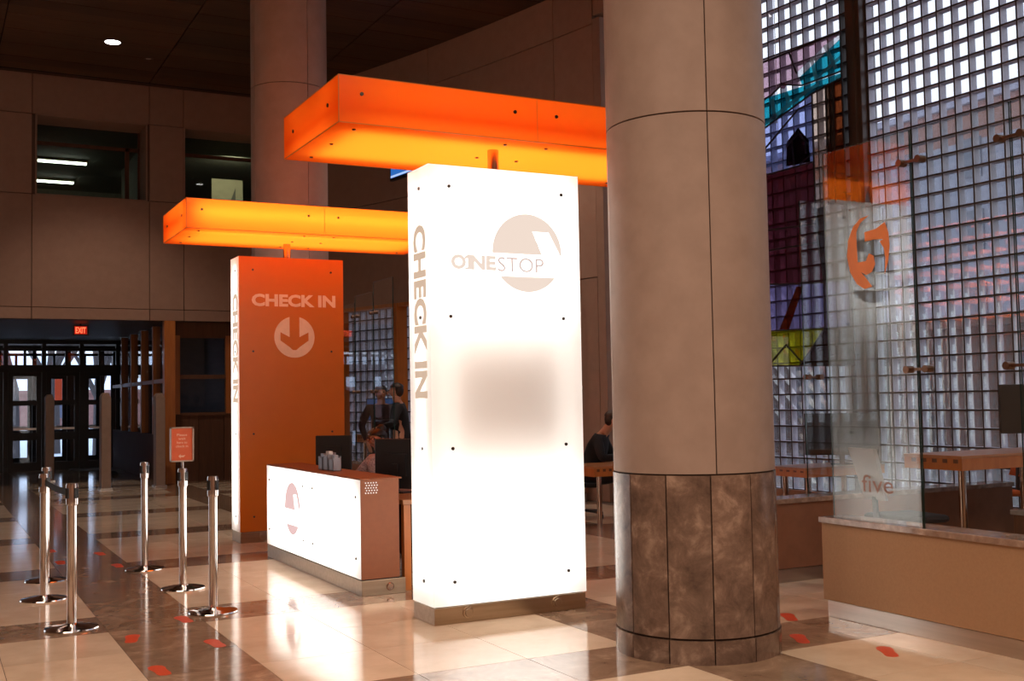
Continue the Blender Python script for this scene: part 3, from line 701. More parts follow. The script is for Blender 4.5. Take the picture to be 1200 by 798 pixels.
# brochure holder on the counter
bh = thing('brochure_holder', 'grey desktop holder with three pockets of leaflets on the lit counter', 'holder', (3.24, 9.82, zt))
for k, (dy, hh) in enumerate(((.12,.135),(.0,.16),(-.12,.13))):
    y = 9.82+dy; p = MB(); x = 3.22 + .01*k
    p.box(x, y-.055, zt, x+.006, y+.055, zt+hh*.8).box(x+.075, y-.055, zt, x+.081, y+.055, zt+hh).box(x, y-.055, zt, x+.08, y-.050, zt+hh*.9).box(x, y+.05, zt, x+.08, y+.055, zt+hh*.9).box(x, y-.055, zt, x+.08, y+.055, zt+.006)
    q = p.build('pocket', M['greyplastic'], bh); MB().box(x+.02, y-.045, zt+.007, x+.055, y+.045, zt+hh+.012).build('leaflets', M['paper' if k == 1 else 'greyplastic'], q)
# ================================================================== belt stanchions
def make_stanchion():
    t = thing('belt_stanchion', '', 'stanchion', (0,0,0), 'chrome belt stanchions')
    MB().lathe((0,0,0), [(0,.0),(.178,.0),(.182,.006),(.178,.014),(.12,.026),(.05,.034),(.036,.040)], 40).build('base', M['chrome'], t, smooth=50)
    MB().cyl((0,0,.036),(0,0,.90),.0315,n=24).build('post', M['chrome'], t, smooth=40)
    h = MB().lathe((0,0,0), [(.0315,.86),(.040,.865),(.041,.995),(.037,1.012),(0,1.016)], 24).build('head', M['chrome'], t, smooth=40)
    b = MB()
    for k in range(4): a = k*PI/2 + .6; b.obox((.040*math.cos(a), .040*math.sin(a), .945), (.006*math.cos(a),.006*math.sin(a),0), (-.014*math.sin(a),.014*math.cos(a),0), (0,0,.036))
    b.build('belt_slot', M['blackplastic'], h); return t
st = make_stanchion()
SP = [(.923,8.438,'chrome belt stanchion nearest the camera on the left, a black belt clipped to it'), (.865,9.822,'middle one of the three chrome belt stanchions at the left edge'),
      (.974,10.862,'farthest of the three chrome belt stanchions at the left edge'), (1.856,11.067,'farthest chrome belt stanchion of the right hand row'),
      (1.943,9.729,'chrome belt stanchion with the small orange notice on top'), (1.920,8.511,'nearest chrome belt stanchion of the right hand row, before the lit counter')]
for i, (x, y, lb_) in enumerate(SP):
    t = st if i == 0 else copy_tree(st)
    t.location = (x, y, 0); t['label'] = lb_
def belt(name, p, q, sag, label):
    b = MB(); n = 14; P_ = []
    for k in range(n+1):
        f = k/n; P_.append((p[0]+(q[0]-p[0])*f, p[1]+(q[1]-p[1])*f, p[2]+(q[2]-p[2])*f - sag*4*f*(1-f)))
    for k in range(n): b.bar(P_[k], P_[k+1], .004, .048)
    return tag(b.build(name, M['belt'], loc=p), label, 'belt', 'stanchion belts')
belt('barrier_belt', (.868, 9.775, .945), (.92, 8.485, .945), .015, 'black belt stretched between the two nearest left stanchions')
belt('barrier_belt', (.968, 10.815, .945), (.872, 9.868, .945), .012, 'black belt between the two farther left stanchions')
sg = thing('notice_holder', 'small orange notice in a steel frame on a chrome stanchion', 'sign', (1.943, 9.729, 1.016))
y = 9.729
MB().cyl((1.943,y,1.014),(1.943,y,1.075),.012,n=12).build('stem', M['chrome'], sg, smooth=40)
MB().box(1.838,y-.012,1.068,1.850,y+.012,1.362).box(2.023,y-.012,1.068,2.035,y+.012,1.362).box(1.838,y-.012,1.068,2.035,y+.012,1.080).box(1.838,y-.012,1.350,2.035,y+.012,1.362).build('frame', M['steel'], sg)
MB().box(1.849,y-.004,1.079,2.024,y+.004,1.351).build('card', M['signcard'], sg)
for k, (w_, s_) in enumerate((('Please', .085), ('wait', .06), ('here to', .085), ('check in', .10))):
    text(w_, 'notice_lettering', M['signprint'], sg, (1.937-s_/2, y-.004, 1.285-.032*k), (1,0,0), (0,0,1), (0,-1,0), s_, .021, .01)
ar = MB(); ar.prism([(-.03,.0),(-.012,-.018),(-.012,-.008),(.014,-.008),(.028,.010),(.010,.006),(-.012,.006),(-.012,.018)], (1.937,y-.004,1.115), (1,0,0),(0,0,1),(0,-1,0), .001); ar.build('arrow', M['signprint'], sg)
# ================================================================== floor stickers
fp = [(1.221,13.096,.1,'farthest left orange shoe print sticker, by the far left stanchion'),(1.212,12.059,.0,'orange shoe print sticker on the brown band beside the farthest left stanchion'),
      (1.648,12.53,.1,'orange shoe print sticker farthest along the right side of the brown band'),(1.674,11.494,.05,'orange shoe print sticker left of the farthest right hand stanchion'),
      (1.673,8.353,.1,'orange shoe print sticker beside the base of the nearest right hand stanchion'),(1.235,7.861,-.2,'orange shoe print sticker in the middle of the band, right of the nearest left stanchion'),
      (1.682,7.411,.1,'orange shoe print sticker before the nearest right hand stanchion'),(1.231,6.837,.1,'orange shoe print sticker nearest the camera, lower left'),
      (5.334,6.072,-.5,'orange shoe print sticker half hidden behind the near column'),(4.922,5.507,-.5,'orange shoe print sticker on brown marble right of the near column'),(5.11,4.959,-.55,'orange shoe print sticker on the cream stone before the right low wall')]
shoe = [(-.035,-.125),(.0,-.14),(.032,-.125),(.041,-.08),(.040,-.03),(.043,.02),(.052,.07),(.046,.115),(.02,.14),(-.015,.138),(-.042,.11),(-.048,.06),(-.040,.01),(-.038,-.04),(-.042,-.09)]
proto = None
for i, (x, y, rz, lb_) in enumerate(fp):
    if proto is None: proto = o = MB().prism([(a*1.0,b) for a, b in shoe], (0,0,0), (1,0,0), (0,1,0), (0,0,1), .0015).build('shoe_print_sticker', M['redsticker'])
    else: o = proto.copy(); COL.objects.link(o)
    o.location = (x, y, .0002); o.rotation_euler = (0,0,rz); tag(o, lb_, 'sticker', 'shoe print stickers on the floor')
# ================================================================== security gates, exit sign, downlights
def gate(x, y, h, label):
    t = thing('security_gate', label, 'gate', (x, y, 0), 'security gate pillars')
    MB().prism([(-.085,0),(.085,0),(.085,h-.10),(.04,h),(-.04,h),(-.085,h-.06)], (x,y-.03,0), (1,0,0), (0,0,1), (0,1,0), .30).build('pillar', M['gate'], t, bevel=.012)
    MB().box(x-.11, y-.06, 0, x+.11, y+.30, .03).build('foot', M['steel'], t)
gate(3.0, 22.0, 1.80, 'beige security gate pillar in the middle, before the entrance doors'); gate(2.32, 25.2, 1.82, 'beige security gate pillar farthest left, before the entrance doors'); gate(3.98, 22.0, 1.78, 'beige security gate pillar next to the orange wooden post')
ex = thing('exit_sign', 'red lit exit sign hanging under the entrance ceiling', 'sign', (2.78, 24.0, 3.22))
MB().box(2.635, 23.97, 2.99, 2.925, 24.03, 3.19).build('housing', M['slat'], ex); MB().box(2.66, 23.966, 3.01, 2.90, 23.972, 3.17).build('face', M['exitface'], ex)
text('EXIT', 'lettering', M['exitred'], ex, (2.682, 23.966, 3.03), (1,0,0), (0,0,1), (0,-1,0), .196, .12, .02); MB().cyl((2.78,24.0,3.19),(2.78,24.0,3.22),.02,n=8).build('mount', M['slat'], ex)
def downlight(x, y, label, lit, power=0, r=.10):
    t = thing('downlight', label, 'light', (x, y, 7.92), 'ceiling downlights')
    MB().lathe((x,y,7.92), [(r,.0),(r+.035,-.006),(r+.035,.0),(r,.01)], 24).build('trim_ring', M['mullion'], t, smooth=40)
    MB().cyl((x,y,7.918),(x,y,7.93),r,n=20).build('lens', M['lens'] if lit else M['steel'], t)
    if power:
        d = bpy.data.lights.new('downlight_lamp', 'SPOT'); d.energy = power; d.color = (1,.80,.64); d.spot_size = math.radians(95); d.spot_blend = .6; d.shadow_soft_size = .1
        l = bpy.data.objects.new('downlight_lamp', d); COL.objects.link(l); l.parent = t; l.location = (0,0,-.03)
downlight(2.867,20.278,'lit round ceiling downlight above the left upper window', True, DOWN, .13); downlight(3.596,20.999,'small unlit ceiling downlight right of the lit one', False, 0, .05)
p_ = (5.55, 15.6); downlight(*p_, 'tiny unlit ceiling downlight above the near orange canopy', False, 0, .05)
for x, y in ((-4.5, 9.0), (-5.0, 15.5), (.3, 3.2), (7.2, 3.2), (7.0, 14.6)): downlight(x, y, 'added unseen fill downlight over the hall ' + {-4.5:'left of the stanchions',-5.0:'near the left wall, far back',.3:'just ahead of the camera',7.2:'above the right low wall',7.0:'above the far service bay'}[x], True, DOWN)  # out of view, added as fill for the hall, column and bay
# hanging television
tv = thing('television', 'wall mounted television showing blue, half hidden above the white sign', 'television', (7.42, 18.3, 5.49))
d_ = Vector((.12,-.993,0)); n_ = Vector((-.993,-.12,0)); c_ = Vector((7.40, 18.6, 5.49)) + d_*.62 + Vector((0,0,.37))
MB().obox(c_, d_*.62, n_*.03, (0,0,.37)).build('casing', M['blackplastic'], tv); MB().obox(c_+n_*.031, d_*.585, n_*.002, (0,0,.325)).build('screen', M['bluescreen'], tv)
MB().obox(c_+n_*.034-Vector((0,0,.30)), d_*.585, n_*.001, (0,0,.018)).build('screen_band', M['paleblue'], tv)
MB().bar(c_-n_*.03, c_-n_*.60, .06, .06).build('wall_bracket', M['mullion'], tv)
# ================================================================== service bays: low walls, glass screens
def low_wall(label, x0, y0, x1, y1, mat, steel=True, vis='x'):
    t = thing('low_wall', label, 'wall', (x0, y0, 0))
    MB().box(x0+.012, y0+.012, .118, x1-.012, y1-.012, .648).build('panel', M[mat], t)
    MB().box(x0+.03, y0+.03, 0, x1-.03, y1-.03, .112).build('base', M['steel'], t, bevel=.003); MB().box(x0+.04, y0+.04, .11, x1-.04, y1-.04, .12).build('base_gap', M['dark'], t)
    n = max(1, round(max(x1-x0, y1-y0)/1.4)); g = .0015
    for k in range(n):
        if x1-x0 > y1-y0: a, b, c, d = x0-.004+(x1-x0+.008)*k/n+g, y0-.004, x0-.004+(x1-x0+.008)*(k+1)/n-g, y1+.004
        else: a, b, c, d = x0-.004, y0-.004+(y1-y0+.008)*k/n+g, x1+.004, y0-.004+(y1-y0+.008)*(k+1)/n-g
        MB().box(a, b, .648, c, d, .688).build('cap_stone', M['capmarble'], t, bevel=.003)
    return t
low_wall('brown fronted low wall with marble cap and steel base at the right edge', 5.555, 2.6, 5.80, 5.985, 'panelbrown')
low_wall('rust brown low wall seen just right of the near column, behind the glass', 5.80, 7.14, 9.05, 7.36, 'panelrust')
low_wall('low wall with glass screens between the two check in signs, far back', 5.555, 14.05, 5.80, 17.4, 'panelrust')
low_wall('short low wall far behind the signs, crossing towards the curved wall', 7.9, 14.4, 8.85, 14.6, 'panelrust')
def pane(label, p, q, z0, z1, group='frameless glass screens', t=.012, m='glass'):
    """upright frameless glass pane from p to q (plan points)"""
    p, q = Vector((*p,0)), Vector((*q,0)); d = (q-p); L = d.length; d.normalize(); n = Vector((d.y,-d.x,0))
    T = thing('glass_screen', label, 'screen', (p.x, p.y, z0), group)
    b = MB(); c = (p+q)/2 + Vector((0,0,(z0+z1)/2)); b.obox(c, d*(L/2), n*(t/2), (0,0,(z1-z0)/2)); b.m = [1,1,0,1,0,1]
    # faces: bottom, top, -n, +d, +n, -d
    b.build('pane', [M[m], M['glassedge']], T); return T
def clamp(T, c, d, span):
    c, d = Vector(c), Vector((*d,0)).normalized(); n = Vector((d.y,-d.x,0)); b = MB()
    b.bar(c - d*span/2, c + d*span/2, .014, .018)
    for s in (-1, 1):
        e = c + d*span/2*s; b.cyl(e - n*.03, e + n*.03, .024, n=12)
    b.build('clamp', M['clampmetal'], T, smooth=40)
XG = 5.60
g1 = pane('glass screen with the orange number and the word five on it', (XG, 5.098), (XG, 5.88), .688, 3.235)
g2 = pane('glass screen next right of the lettered one, on the same low wall', (XG, 4.348), (XG, 5.086), .688, 3.235)
g3 = pane('glass screen cut by the right edge of the picture', (XG, 3.6), (XG, 4.336), .688, 3.235)
for T, y in ((g1, 5.092), (g2, 4.342)):
    for z in (1.692, 3.03): clamp(T, (XG, y, z), (0,1), .155)
g4 = pane('glass screen on the rust brown low wall behind the lettered screen', (6.62, 7.25), (7.60, 7.25), .688, 3.2); clamp(g4, (6.72, 7.25, 1.69), (1,0), .14)
for k, (y0, y1, zt_) in enumerate(((14.08, 14.82, 3.23), (14.835, 15.58, 3.1), (15.595, 16.4, 3.0), (16.415, 17.3, 2.95))):
    T = pane('glass screen on the far low wall between the signs, %s' % ('nearest', 'second', 'third', 'fourth')[k] + ' of its row', (XG, y0), (XG, y1), .688, zt_, m='farglass')
    if k < 3:
        for z in (1.69, 2.80): clamp(T, (XG, y1+.007, z), (0,1), .16)
T = pane('glass screen on the short cross wall seen between white sign and near column', (7.95, 14.5), (8.78, 14.5), .688, 3.2, m='farglass'); clamp(T, (8.72, 14.5, 1.70), (1,0), .16); clamp(T, (8.72, 14.5, 3.1), (1,0), .16)
# decals on the first pane
nn = (-1,0,0); o5 = (XG-.0062, 0, 0); uu = (0,-1,0)
c5 = (-5.47, 2.50); R5 = .205
def ring(cx, cz, r0, r1, a0, a1, n=28):
    return [(cx+r1*math.cos(a0+(a1-a0)*k/n), cz+r1*math.sin(a0+(a1-a0)*k/n)) for k in range(n+1)], [(cx+r0*math.cos(a1-(a1-a0)*k/n), cz+r0*math.sin(a1-(a1-a0)*k/n)) for k in range(n+1)]
b = MB()
five_k = .00196; f5 = lambda L_: [((x-165)*five_k + c5[0], (215-y)*five_k + c5[1]) for x, y in L_]
for pl in ([(170,95),(130,100),(95,125),(70,170),(110,150),(112,140),(130,115)], [(70,170),(63,225),(75,280),(112,250),(110,190),(110,150)], [(75,280),(105,325),(140,345),(175,340),(150,310),(125,285),(112,250)],
           [(112,250),(125,285),(150,298),(175,290),(192,265),(185,235),(165,225),(150,250)],
           [(148,150),(200,145),(240,128),(255,165),(232,185),(190,180),(148,182)], [(255,165),(258,210),(250,260),(232,305),(238,250),(232,215),(215,190),(232,185)]):
    b.prism(f5(pl), o5, uu, (0,0,1), nn, .001)
b.build('number_five', M['five_orange'], g1)
text('five', 'lettering', M['five_brown'], g1, (XG-.0062, 5.605, .885), uu, (0,0,1), nn, .275, .115, .0, .001)
# ================================================================== furniture in the bays
def table(label, x0, y0, x1, y1, z, ap=.10, leg_xy=None, joints='x'):
    t = thing('work_table', label, 'table', (x0, y0, 0), 'wooden work tables')
    MB().box(x0, y0, z-.022, x1, y1, z).build('table_top', M['woodx'], t, bevel=.002)
    a = MB(); a.box(x0+.004, y0+.004, z-ap-.02, x0+.044, y1-.004, z-.022).box(x0+.044, y0+.004, z-ap-.02, x1-.004, y0+.044, z-.022).box(x0+.044, y1-.044, z-ap-.02, x1-.004, y1-.004, z-.022).build('apron', M['wood'], t)
    n = 5
    for k in range(n):
        if joints == 'x':
            yy = y0 + (y1-y0)*(k+.6)/(n+.6); MB().box(x0+.001, yy-.024, z-ap*.62, x0+.006, yy+.024, z-.03).build('finger_joint', M['woodend'], t)
        else:
            xx = x0 + .06 + .085*k; MB().box(xx-.02, y0+.001, z-ap*.62, xx+.02, y0+.006, z-.03).build('finger_joint', M['woodend'], t)
    for x, y in (leg_xy or ((x0+.14,y0+.12),(x1-.14,y0+.12),(x0+.14,y1-.12),(x1-.14,y1-.12))):
        MB().cyl((x,y,0),(x,y,z-.022),.032,n=16).build('leg', M['copper'], t, smooth=40)
    return t
table('high wooden table with dark finger joints behind the right glass screen', 7.45, 6.36, 9.0, 6.97, 1.02, .10, ((7.70,6.58),(8.85,6.45),(8.85,6.88)))
table('wooden table where the man in black sits, right of the white sign', 7.0, 11.28, 8.5, 12.0, .73, .10, None, 'y')
table('pale topped wooden table just right of the near column', 8.15, 8.95, 9.28, 9.55, .77, .08)
table('standing height table far back with a blue lit monitor, between the signs', 6.2, 16.75, 7.5, 17.35, 1.02)
monitor('black monitor on the high table at the right edge', (8.88, 6.66, 1.02), math.radians(150), .78, .44, .36)
monitor('wide black monitor behind the lettered glass screen', (8.90, 9.20, .77), math.radians(138), .78, .46, .33)
monitor('far monitor with a dim blue screen between the signs', (6.55, 17.0, 1.02), math.radians(-22), .5, .36, .40, 0, 'dimblue')
def bench(label, x0, y0, x1, y1, z, mat):
    t = thing('stone_bench', label, 'bench', (x0, y0, 0), 'stone topped benches')
    MB().box(x0+.02, y0+.02, 0, x1-.02, y1-.02, z-.04).build('body', M[mat], t); MB().box(x0, y0, z-.04, x1, y1, z).build('top', M['greymarble'], t, bevel=.004)
bench('grey marble topped bench with a brown wood front under the high table', 7.92, 3.2, 9.35, 6.30, .565, 'wainscot')
bench('grey marble topped bench behind the rust brown low wall', 6.6, 7.75, 8.9, 8.85, .52, 'panelrust')
def office_chair(label, loc, rz, seatm, backm, zs=.46, hb=.55, bw=.19):
    t = thing('office_chair', label, 'chair', loc, 'office chairs'); L = Vector(loc)
    def T(mb): mb.v = [tuple(Vector(v)+L) for v in mb.v]; return mb
    for k in range(5):
        a = 2*PI*k/5; e = (.27*math.cos(a), .27*math.sin(a), .07)
        lg = T(MB().bar((0,0,.10), e, .045, .03)).build('base_leg', M['blackplastic'], t)
        T(MB().cyl((e[0],e[1]-.014,.027),(e[0],e[1]+.014,.027),.027,n=12)).build('caster', M['blackplastic'], lg)
    T(MB().cyl((0,0,.08),(0,0,zs-.05),.028,n=14)).build('gas_post', M['steel'], t, smooth=40)
    s = T(MB().box(-.24,-.23,zs-.06,.24,.23,zs)).build('seat', M[seatm], t, bevel=.03)
    b = MB(); n = 6
    for i in range(n):
        z0, z1 = zs+.12+hb*i/n, zs+.12+hb*(i+1)/n; f = lambda z: -.23-.10*((z-zs)/hb)**1.2
        w = lambda z: bw+.035*((z-zs)/hb)
        b.add([(-w(z0),f(z0),z0),(w(z0),f(z0),z0),(w(z0),f(z0)-.03,z0),(-w(z0),f(z0)-.03,z0),(-w(z1),f(z1),z1),(w(z1),f(z1),z1),(w(z1),f(z1)-.03,z1),(-w(z1),f(z1)-.03,z1)], [(0,1,5,4),(1,2,6,5),(2,3,7,6),(3,0,4,7)] + ([(0,3,2,1)] if i == 0 else []) + ([(4,5,6,7)] if i == n-1 else []))
    T(b).build('backrest', M[backm], t)
    T(MB().bar((0,-.10,zs-.05),(0,-.27,zs-.02),.05,.02).bar((0,-.27,zs-.03),(0,-.285,zs+.25),.05,.02)).build('back_bracket', M['blackplastic'], t)
    t.rotation_euler = (0,0,rz); return t
office_chair('office chair with a pale grey back behind the lettered glass', (6.80, 6.36, 0), math.radians(-100), 'blackfabric', 'whitemesh', .60, .40, .12)
office_chair('office chair with orange seat at the right edge, beyond the low wall', (9.30, 7.62, 0), math.radians(60), 'orangeseat', 'orangeseat', .58, .25)
office_chair('black office chair under the man at the wooden table', (7.56, 12.46, 0), math.radians(228), 'blackfabric', 'blackfabric', .46, .22)
office_chair('black office chair under the woman behind the lit counter', (4.48, 11.15, 0), math.radians(110), 'blackfabric', 'blackfabric')
# ================================================================== coloured window panel before the block wall
ART_PANES={"mauve":[[[1.213,5.709],[0.666,5.716],[0.55,5.426],[0.488,5.253],[0.796,5.363],[0.976,5.258],[1.235,5.19]],[[0.666,5.716],[-0.156,5.733],[-0.155,5.708],[0.076,5.648],[0.55,5.437]]],"white":[[[-0.155,5.708],[-0.152,5.654],[0.511,5.364],[0.474,5.26],[0.515,5.26],[0.571,5.432],[0.076,5.648]]],"teal":[[[-0.152,5.654],[-0.149,5.283],[0.473,5.27],[0.511,5.364]],[[-0.148,5.253],[-0.152,5.192],[0.314,5.117],[1.112,4.88],[1.249,4.855],[1.232,5.255],[0.991,5.251],[0.474,5.245]]],"blue":[[[1.249,4.855],[1.112,4.88],[0.314,5.117],[0.336,4.299],[1.273,4.283]]],"tan":[[[0.314,5.117],[0.098,5.155],[0.106,3.75],[0.32,3.733]]],"brown":[[[0.098,5.155],[-0.022,5.176],[0.001,3.754],[0.106,3.75]],[[0.32,3.733],[0.106,3.75],[0.001,3.754],[-0.166,3.757],[-0.188,2.818],[0.211,2.848],[0.296,3.333],[0.314,3.559]],[[0.247,2.318],[-0.203,2.299],[-0.209,1.861],[0.645,1.886]]],"rust":[[[-0.022,5.176],[-0.152,5.192],[-0.166,3.757],[0.001,3.754]]],"maroon":[[[1.273,4.283],[0.336,4.299],[0.32,3.733],[0.314,3.559],[1.302,3.593]],[[1.302,3.593],[0.314,3.559],[0.296,3.333],[1.313,3.335]],[[1.313,3.335],[0.296,3.333],[0.211,2.848],[1.33,2.926]]],"purple":[[[1.33,2.926],[0.211,2.848],[0.22,2.317],[1.355,2.335]],[[0.211,2.848],[-0.188,2.818],[-0.203,2.299],[0.22,2.317]]],"yellow":[[[1.355,2.335],[0.247,2.318],[0.645,1.886],[1.372,1.906]]]}
ART_OVER={"gable":[[[0.768,4.329],[0.741,4.629],[0.551,4.757],[0.392,4.578],[0.376,4.307]]],"white":[[[0.117,5.64],[0.063,5.645],[-0.093,5.328],[-0.041,5.322]],[[0.33,5.545],[0.282,5.552],[0.213,5.276],[0.267,5.27]],[[0.213,5.276],[0.225,5.31],[-0.151,5.463],[-0.152,5.413]],[[-0.141,5.245],[-0.15,5.203],[-0.061,5.176],[-0.05,5.229]],[[1.111,4.901],[1.109,4.955],[0.407,5.192],[0.201,5.232],[0.19,5.188],[0.395,5.147]],[[0.758,5.236],[0.701,5.233],[0.652,5.031],[0.709,5.034]],[[1.008,5.201],[0.949,5.208],[0.889,4.895],[0.947,4.897]]],"stone":[[[0.757,4.591],[0.553,4.715],[0.394,4.537],[0.395,4.506],[0.554,4.674],[0.758,4.549]],[[0.67,4.615],[0.641,4.63],[0.626,4.302],[0.654,4.308]],[[0.447,4.589],[0.42,4.563],[0.426,4.419],[0.454,4.425]],[[0.556,4.32],[0.317,4.418],[0.318,4.398],[0.543,4.297]]],"rose":[[[0.84,5.353],[0.81,5.377],[0.753,5.362],[0.725,5.324],[0.756,5.289],[0.813,5.303]],[[1.017,5.009],[0.986,5.035],[0.927,5.021],[0.9,4.983],[0.93,4.947],[0.989,4.96]]],"orange":[[[0.661,2.841],[0.55,2.83],[0.809,2.333],[0.967,2.343]]]}
ART_LEAD=[[[1.213,5.709],[-0.156,5.733]],[[-0.156,5.733],[-0.152,5.192],[-0.166,3.757],[-0.188,2.818],[-0.209,1.861]],[[-0.149,5.268],[0.474,5.258],[0.796,5.352],[0.991,5.262],[1.234,5.223]],[[-0.152,5.192],[0.314,5.117],[1.112,4.88]],[[0.314,5.117],[0.32,3.733],[0.296,3.333],[0.211,2.848],[0.22,2.317]],[[0.666,5.716],[0.55,5.426]],[[1.273,4.283],[0.336,4.299]],[[1.302,3.593],[0.314,3.559]],[[1.313,3.335],[0.296,3.333]],[[1.33,2.926],[0.211,2.848]],[[1.355,2.335],[0.22,2.317]],[[0.22,2.317],[0.645,1.886]],[[1.372,1.906],[-0.209,1.861]],[[0.098,5.155],[0.106,3.75]],[[-0.022,5.176],[0.001,3.754]],[[1.146,1.93],[0.86,2.149],[0.616,1.931]],[[1.263,4.531],[0.541,4.984],[0.305,5.012]]]

ta = Vector((-.06, 1, 0)).normalized(); na = Vector((-ta.y, ta.x, 0)); oa = Vector((9.36, 9.63, 0))
art = thing('stained_glass_panel', 'large coloured glass picture hung before the glass blocks, mauve, teal, blue and yellow', 'artwork', (9.36, 9.63, 1.86))
for k, L_ in ART_PANES.items():
    for p in L_: MB().prism(p, oa, ta, (0,0,1), na, .006).build(k+'_piece', M['art_'+k], art)
for k, L_ in ART_OVER.items():
    for p in L_: MB().prism(p, oa+na*.0065, ta, (0,0,1), na, .004).build(('white_strip' if k == 'white' else k+'_piece'), M['art_strip' if k == 'white' else 'art_'+k], art)
b = MB()
for P_ in ART_LEAD:
    for (a0, z0), (a1, z1) in zip(P_, P_[1:]): b.bar(oa+ta*a0+Vector((0,0,z0))+na*.008, oa+ta*a1+Vector((0,0,z1))+na*.008, .018, .014, up=tuple(na))
b.build('lead_line', M['artlead'], art)
b = MB()
for a, z in ((.05,5.0),(.9,4.8)): b.bar(oa+ta*a+Vector((0,0,z)), oa+ta*a+Vector((0,0,7.35)), .006, .006)
b.build('hanging_wire', M['steel'], art)
# ================================================================== people
def skin_mesh(name, pts, edges, rad, m, parent, sub=1, root=0):
    me = bpy.data.meshes.new(name); me.from_pydata([tuple(p) for p in pts], edges, []); ob = bpy.data.objects.new(name, me); COL.objects.link(ob)
    sk = ob.modifiers.new('skin', 'SKIN'); sk.use_smooth_shade = True
    ly = me.skin_vertices[0].data
    for i, r in enumerate(rad): ly[i].radius = (r, r) if not isinstance(r, tuple) else r
    ly[root].use_root = True
    if sub: s_ = ob.modifiers.new('sub', 'SUBSURF'); s_.levels = sub; s_.render_levels = sub
    bpy.context.view_layer.update()
    m2 = bpy.data.meshes.new_from_object(ob.evaluated_get(bpy.context.evaluated_depsgraph_get())); bpy.data.objects.remove(ob); bpy.data.meshes.remove(me)
    m2.name = name; m2.materials.clear(); m2.materials.append(m); m2.polygons.foreach_set('material_index', [0]*len(m2.polygons)); m2.shade_smooth()
    o = bpy.data.objects.new(name, m2); COL.objects.link(o); o.parent = parent; return o
def person(label, loc, rz, sc, seated, hands, top, legs, hair, bun=False, glasses=False, head_tilt=(0,0), lean=0.0):
    """local frame: faces +Y, feet on z=0; hands = two local target points"""
    t = thing('person', label, 'person', loc); V = Vector
    pz = .50 if seated else .94
    P = [V((0,0,pz)), V((0,.02+lean*.4,pz+.22)), V((0,.02+lean*.85,pz+.42)), V((0,.03+lean,pz+.535)), V((head_tilt[0]*.3,.055+lean+head_tilt[1]*.3,pz+.61)), V((head_tilt[0],.075+lean+head_tilt[1],pz+.70)), V((head_tilt[0]*1.1,.065+lean+head_tilt[1],pz+.775))]
    R = [.135, .12, (.15,.115), .058, .060, .088, .075]; E = [(i, i+1) for i in range(6)]
    hv, tv_ = P[5], []
    # face: chin, nose
    i0 = len(P); P += [P[4]+V((0,.05,-.0)), P[5]+V((0,.105,-.012))]; R += [.038, .014]; E += [(4,i0),(5,i0+1)]
    hip = []; leg_ch = []; arm_ch = []
    for s in (-1, 1):
        b = len(P)
        if seated: P += [V((.09*s,.03,pz-.01)), V((.11*s,.42,pz+.01)), V((.11*s,.40,.09)), V((.115*s,.52,.045))]
        else: P += [V((.095*s,0,pz-.06)), V((.10*s,.02,.50)), V((.105*s,-.02,.09)), V((.12*s,.12,.045))]
        R += [.088, .062, .042, .038]; E += [(0,b),(b,b+1),(b+1,b+2),(b+2,b+3)]; leg_ch.append(b)
        a = len(P); sh = P[2] + V((.185*s,-.01,.055)); hd = V(hands[0 if s < 0 else 1]); d = hd - sh; mid = (sh+hd)/2
        k = math.sqrt(max(.0004, .29**2 - (d.length/2)**2)); perp = V((s*.75,-.35,-.55)); perp -= d.normalized()*perp.dot(d.normalized()); el = mid + perp.normalized()*k
        wr = hd; fw = (hd-el).normalized(); pm_ = hd + fw*.055
        P += [sh, el, wr, pm_]; R += [.062, .043, .029, .032]; E += [(2,a),(a,a+1),(a+1,a+2),(a+2,a+3)]; arm_ch.append(a)
        side = fw.cross(V((0,0,1))); side = side.normalized() if side.length > .01 else V((1,0,0))
        for q, (off, ln) in enumerate(((-.026,.062),(-.009,.075),(.009,.070),(.025,.055))):
            f0 = len(P); P += [pm_+side*off+fw*.028, pm_+side*off+fw*(.03+ln*.5)-V((0,0,.008)), pm_+side*off+fw*(.03+ln*.85)-V((0,0,.03))]; R += [.0095,.0085,.007]; E += [(a+3,f0),(f0,f0+1),(f0+1,f0+2)]
        f0 = len(P); P += [wr+side*(-.036*s)+fw*.03, wr+side*(-.058*s)+fw*.065]; R += [.011,.009]; E += [(a+2,f0),(f0,f0+1)]
    skin_mesh('body', P, E, R, M['skin'], t)
    # clothes: top over torso and arms, trousers over hips and legs
    tp = [P[0]+V((0,0,-.12 if not seated else -.04)), P[0]+V((0,.005,.08)), P[1]+V((0,0,.02)), P[2], P[3]+V((0,0,-.012))]; tr_ = [.172,.165,.158,(.19,.152),.076]; te = [(0,1),(1,2),(2,3),(3,4)]
    for a in arm_ch: n = len(tp); tp += [P[a], P[a+1], P[a+1]+(P[a+2]-P[a+1])*.92]; tr_ += [.078,.058,.044]; te += [(3,n),(n,n+1),(n+1,n+2)]
    skin_mesh('jacket' if top != 'shirt' else 'shirt', tp, te, tr_, M[top], t)
    lp = [P[0]+V((0,0,-.01)), P[0]+V((0,0,.10))]; lr = [.152,.146]; le = [(0,1)]
    for b in leg_ch: n = len(lp); lp += [P[b], P[b+1], P[b+2]]; lr += [.102,.078,.062]; le += [(0,n),(n,n+1),(n+1,n+2)]
    skin_mesh('trousers', lp, le, lr, M[legs], t)
    for b in leg_ch: 
        f = P[b+3]; MB().sphere((f.x, f.y-.03, 0.0), (.05,.14,.085), 12, 5, z0=0.0).build('shoe', M['shoe'], t, smooth=60).location = (0,0,0)
    h = P[5]
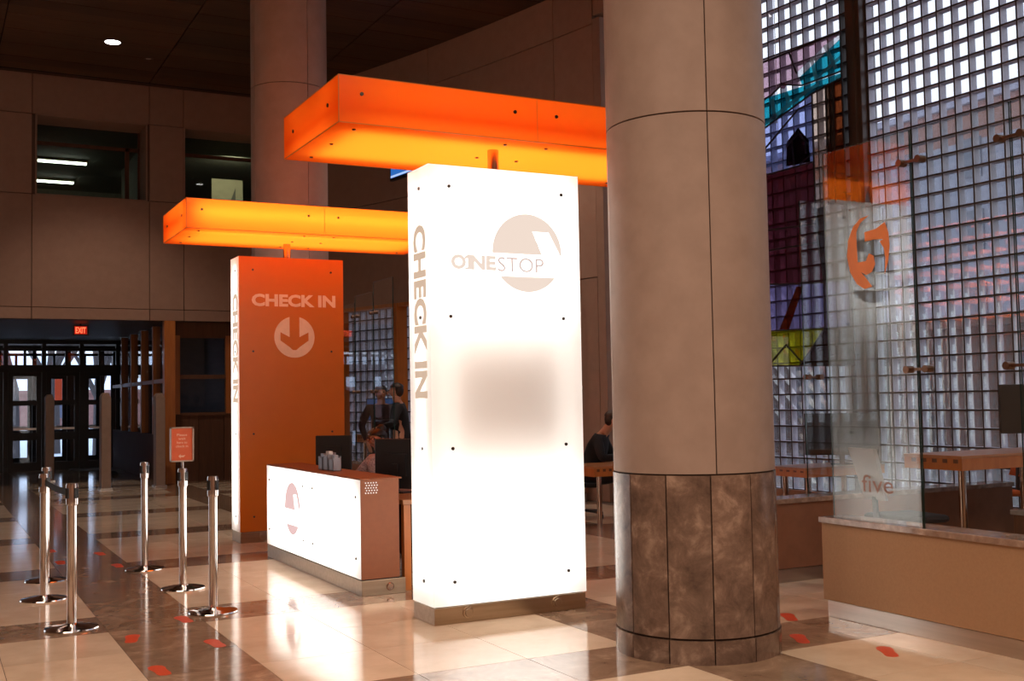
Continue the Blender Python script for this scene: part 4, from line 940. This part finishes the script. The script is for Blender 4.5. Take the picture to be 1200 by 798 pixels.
    hb = MB().sphere(h+V((0,-.030,.030)), (.102,.108,.100), 18, 9, z0=.30); hb.sphere(h+V((0,-.062,.015)), (.092,.066,.098), 16, 10, z0=-.95)
    if bun: hb.sphere(h+V((0,-.085,.125)), (.058,.055,.052), 12, 8)
    def put(mb, nm, m): 
        o = mb.build(nm, m, None, smooth=60); o.parent = t; return o
    put(hb, 'hair', M[hair])
    for s in (-1, 1):
        put(MB().sphere(h+V((.030*s,.078,.018)), .010, 8, 6), 'eye', M['eye']); put(MB().sphere(h+V((.093*s,.0,-.005)), (.014,.026,.034), 8, 6), 'ear', M['skin'])
    put(MB().sphere(h+V((0,.083,-.055)), (.024,.012,.008), 8, 6), 'mouth', M['lip'])
    if glasses:
        g = MB()
        for s in (-1, 1):
            for k in range(12):
                a0, a1 = 2*PI*k/12, 2*PI*(k+1)/12; g.cyl(h+V((.036*s+.027*math.cos(a0),.101,.018+.021*math.sin(a0))), h+V((.036*s+.027*math.cos(a1),.101,.018+.021*math.sin(a1))), .004, n=5)
            g.cyl(h+V((.063*s,.10,.022)), h+V((.096*s,.0,.02)), .004, n=5)
        g.cyl(h+V((-.01,.104,.02)), h+V((.01,.104,.02)), .004, n=5); put(g, 'spectacles', M['frames'])
    t.scale = (sc,)*3; t.rotation_euler = (0,0,rz); return t
# local faces +Y; rz turns it
person('seated woman with dark hair in a bun and spectacles behind the lit counter', (4.36, 11.16, 0), math.radians(120), .95, True, ((-.20,.40,.79),(.24,.38,.79)), 'shirt', 'trousers', 'hairdark', True, True, (0,.06), .06)
person('seated man in a black jacket leaning over the wooden table', (7.62, 12.42, 0), math.radians(228), 1.04, True, ((-.12,.47,.77),(.16,.46,.77)), 'jacket', 'trousers', 'hairbrown', False, False, (.0,.10), .17)
person('standing man in dark maroon behind the glass screens, facing the camera', (6.30, 16.4, 0), math.radians(165), 1.02, False, ((-.22,.12,.90),(.22,.12,.90)), 'maroonjacket', 'trousers', 'hairdark')
person('standing man in black turned away behind the glass screens', (6.22, 15.4, 0), math.radians(60), 1.03, False, ((-.25,.30,1.12),(.20,.12,.90)), 'jacket', 'trousers', 'hairdark')
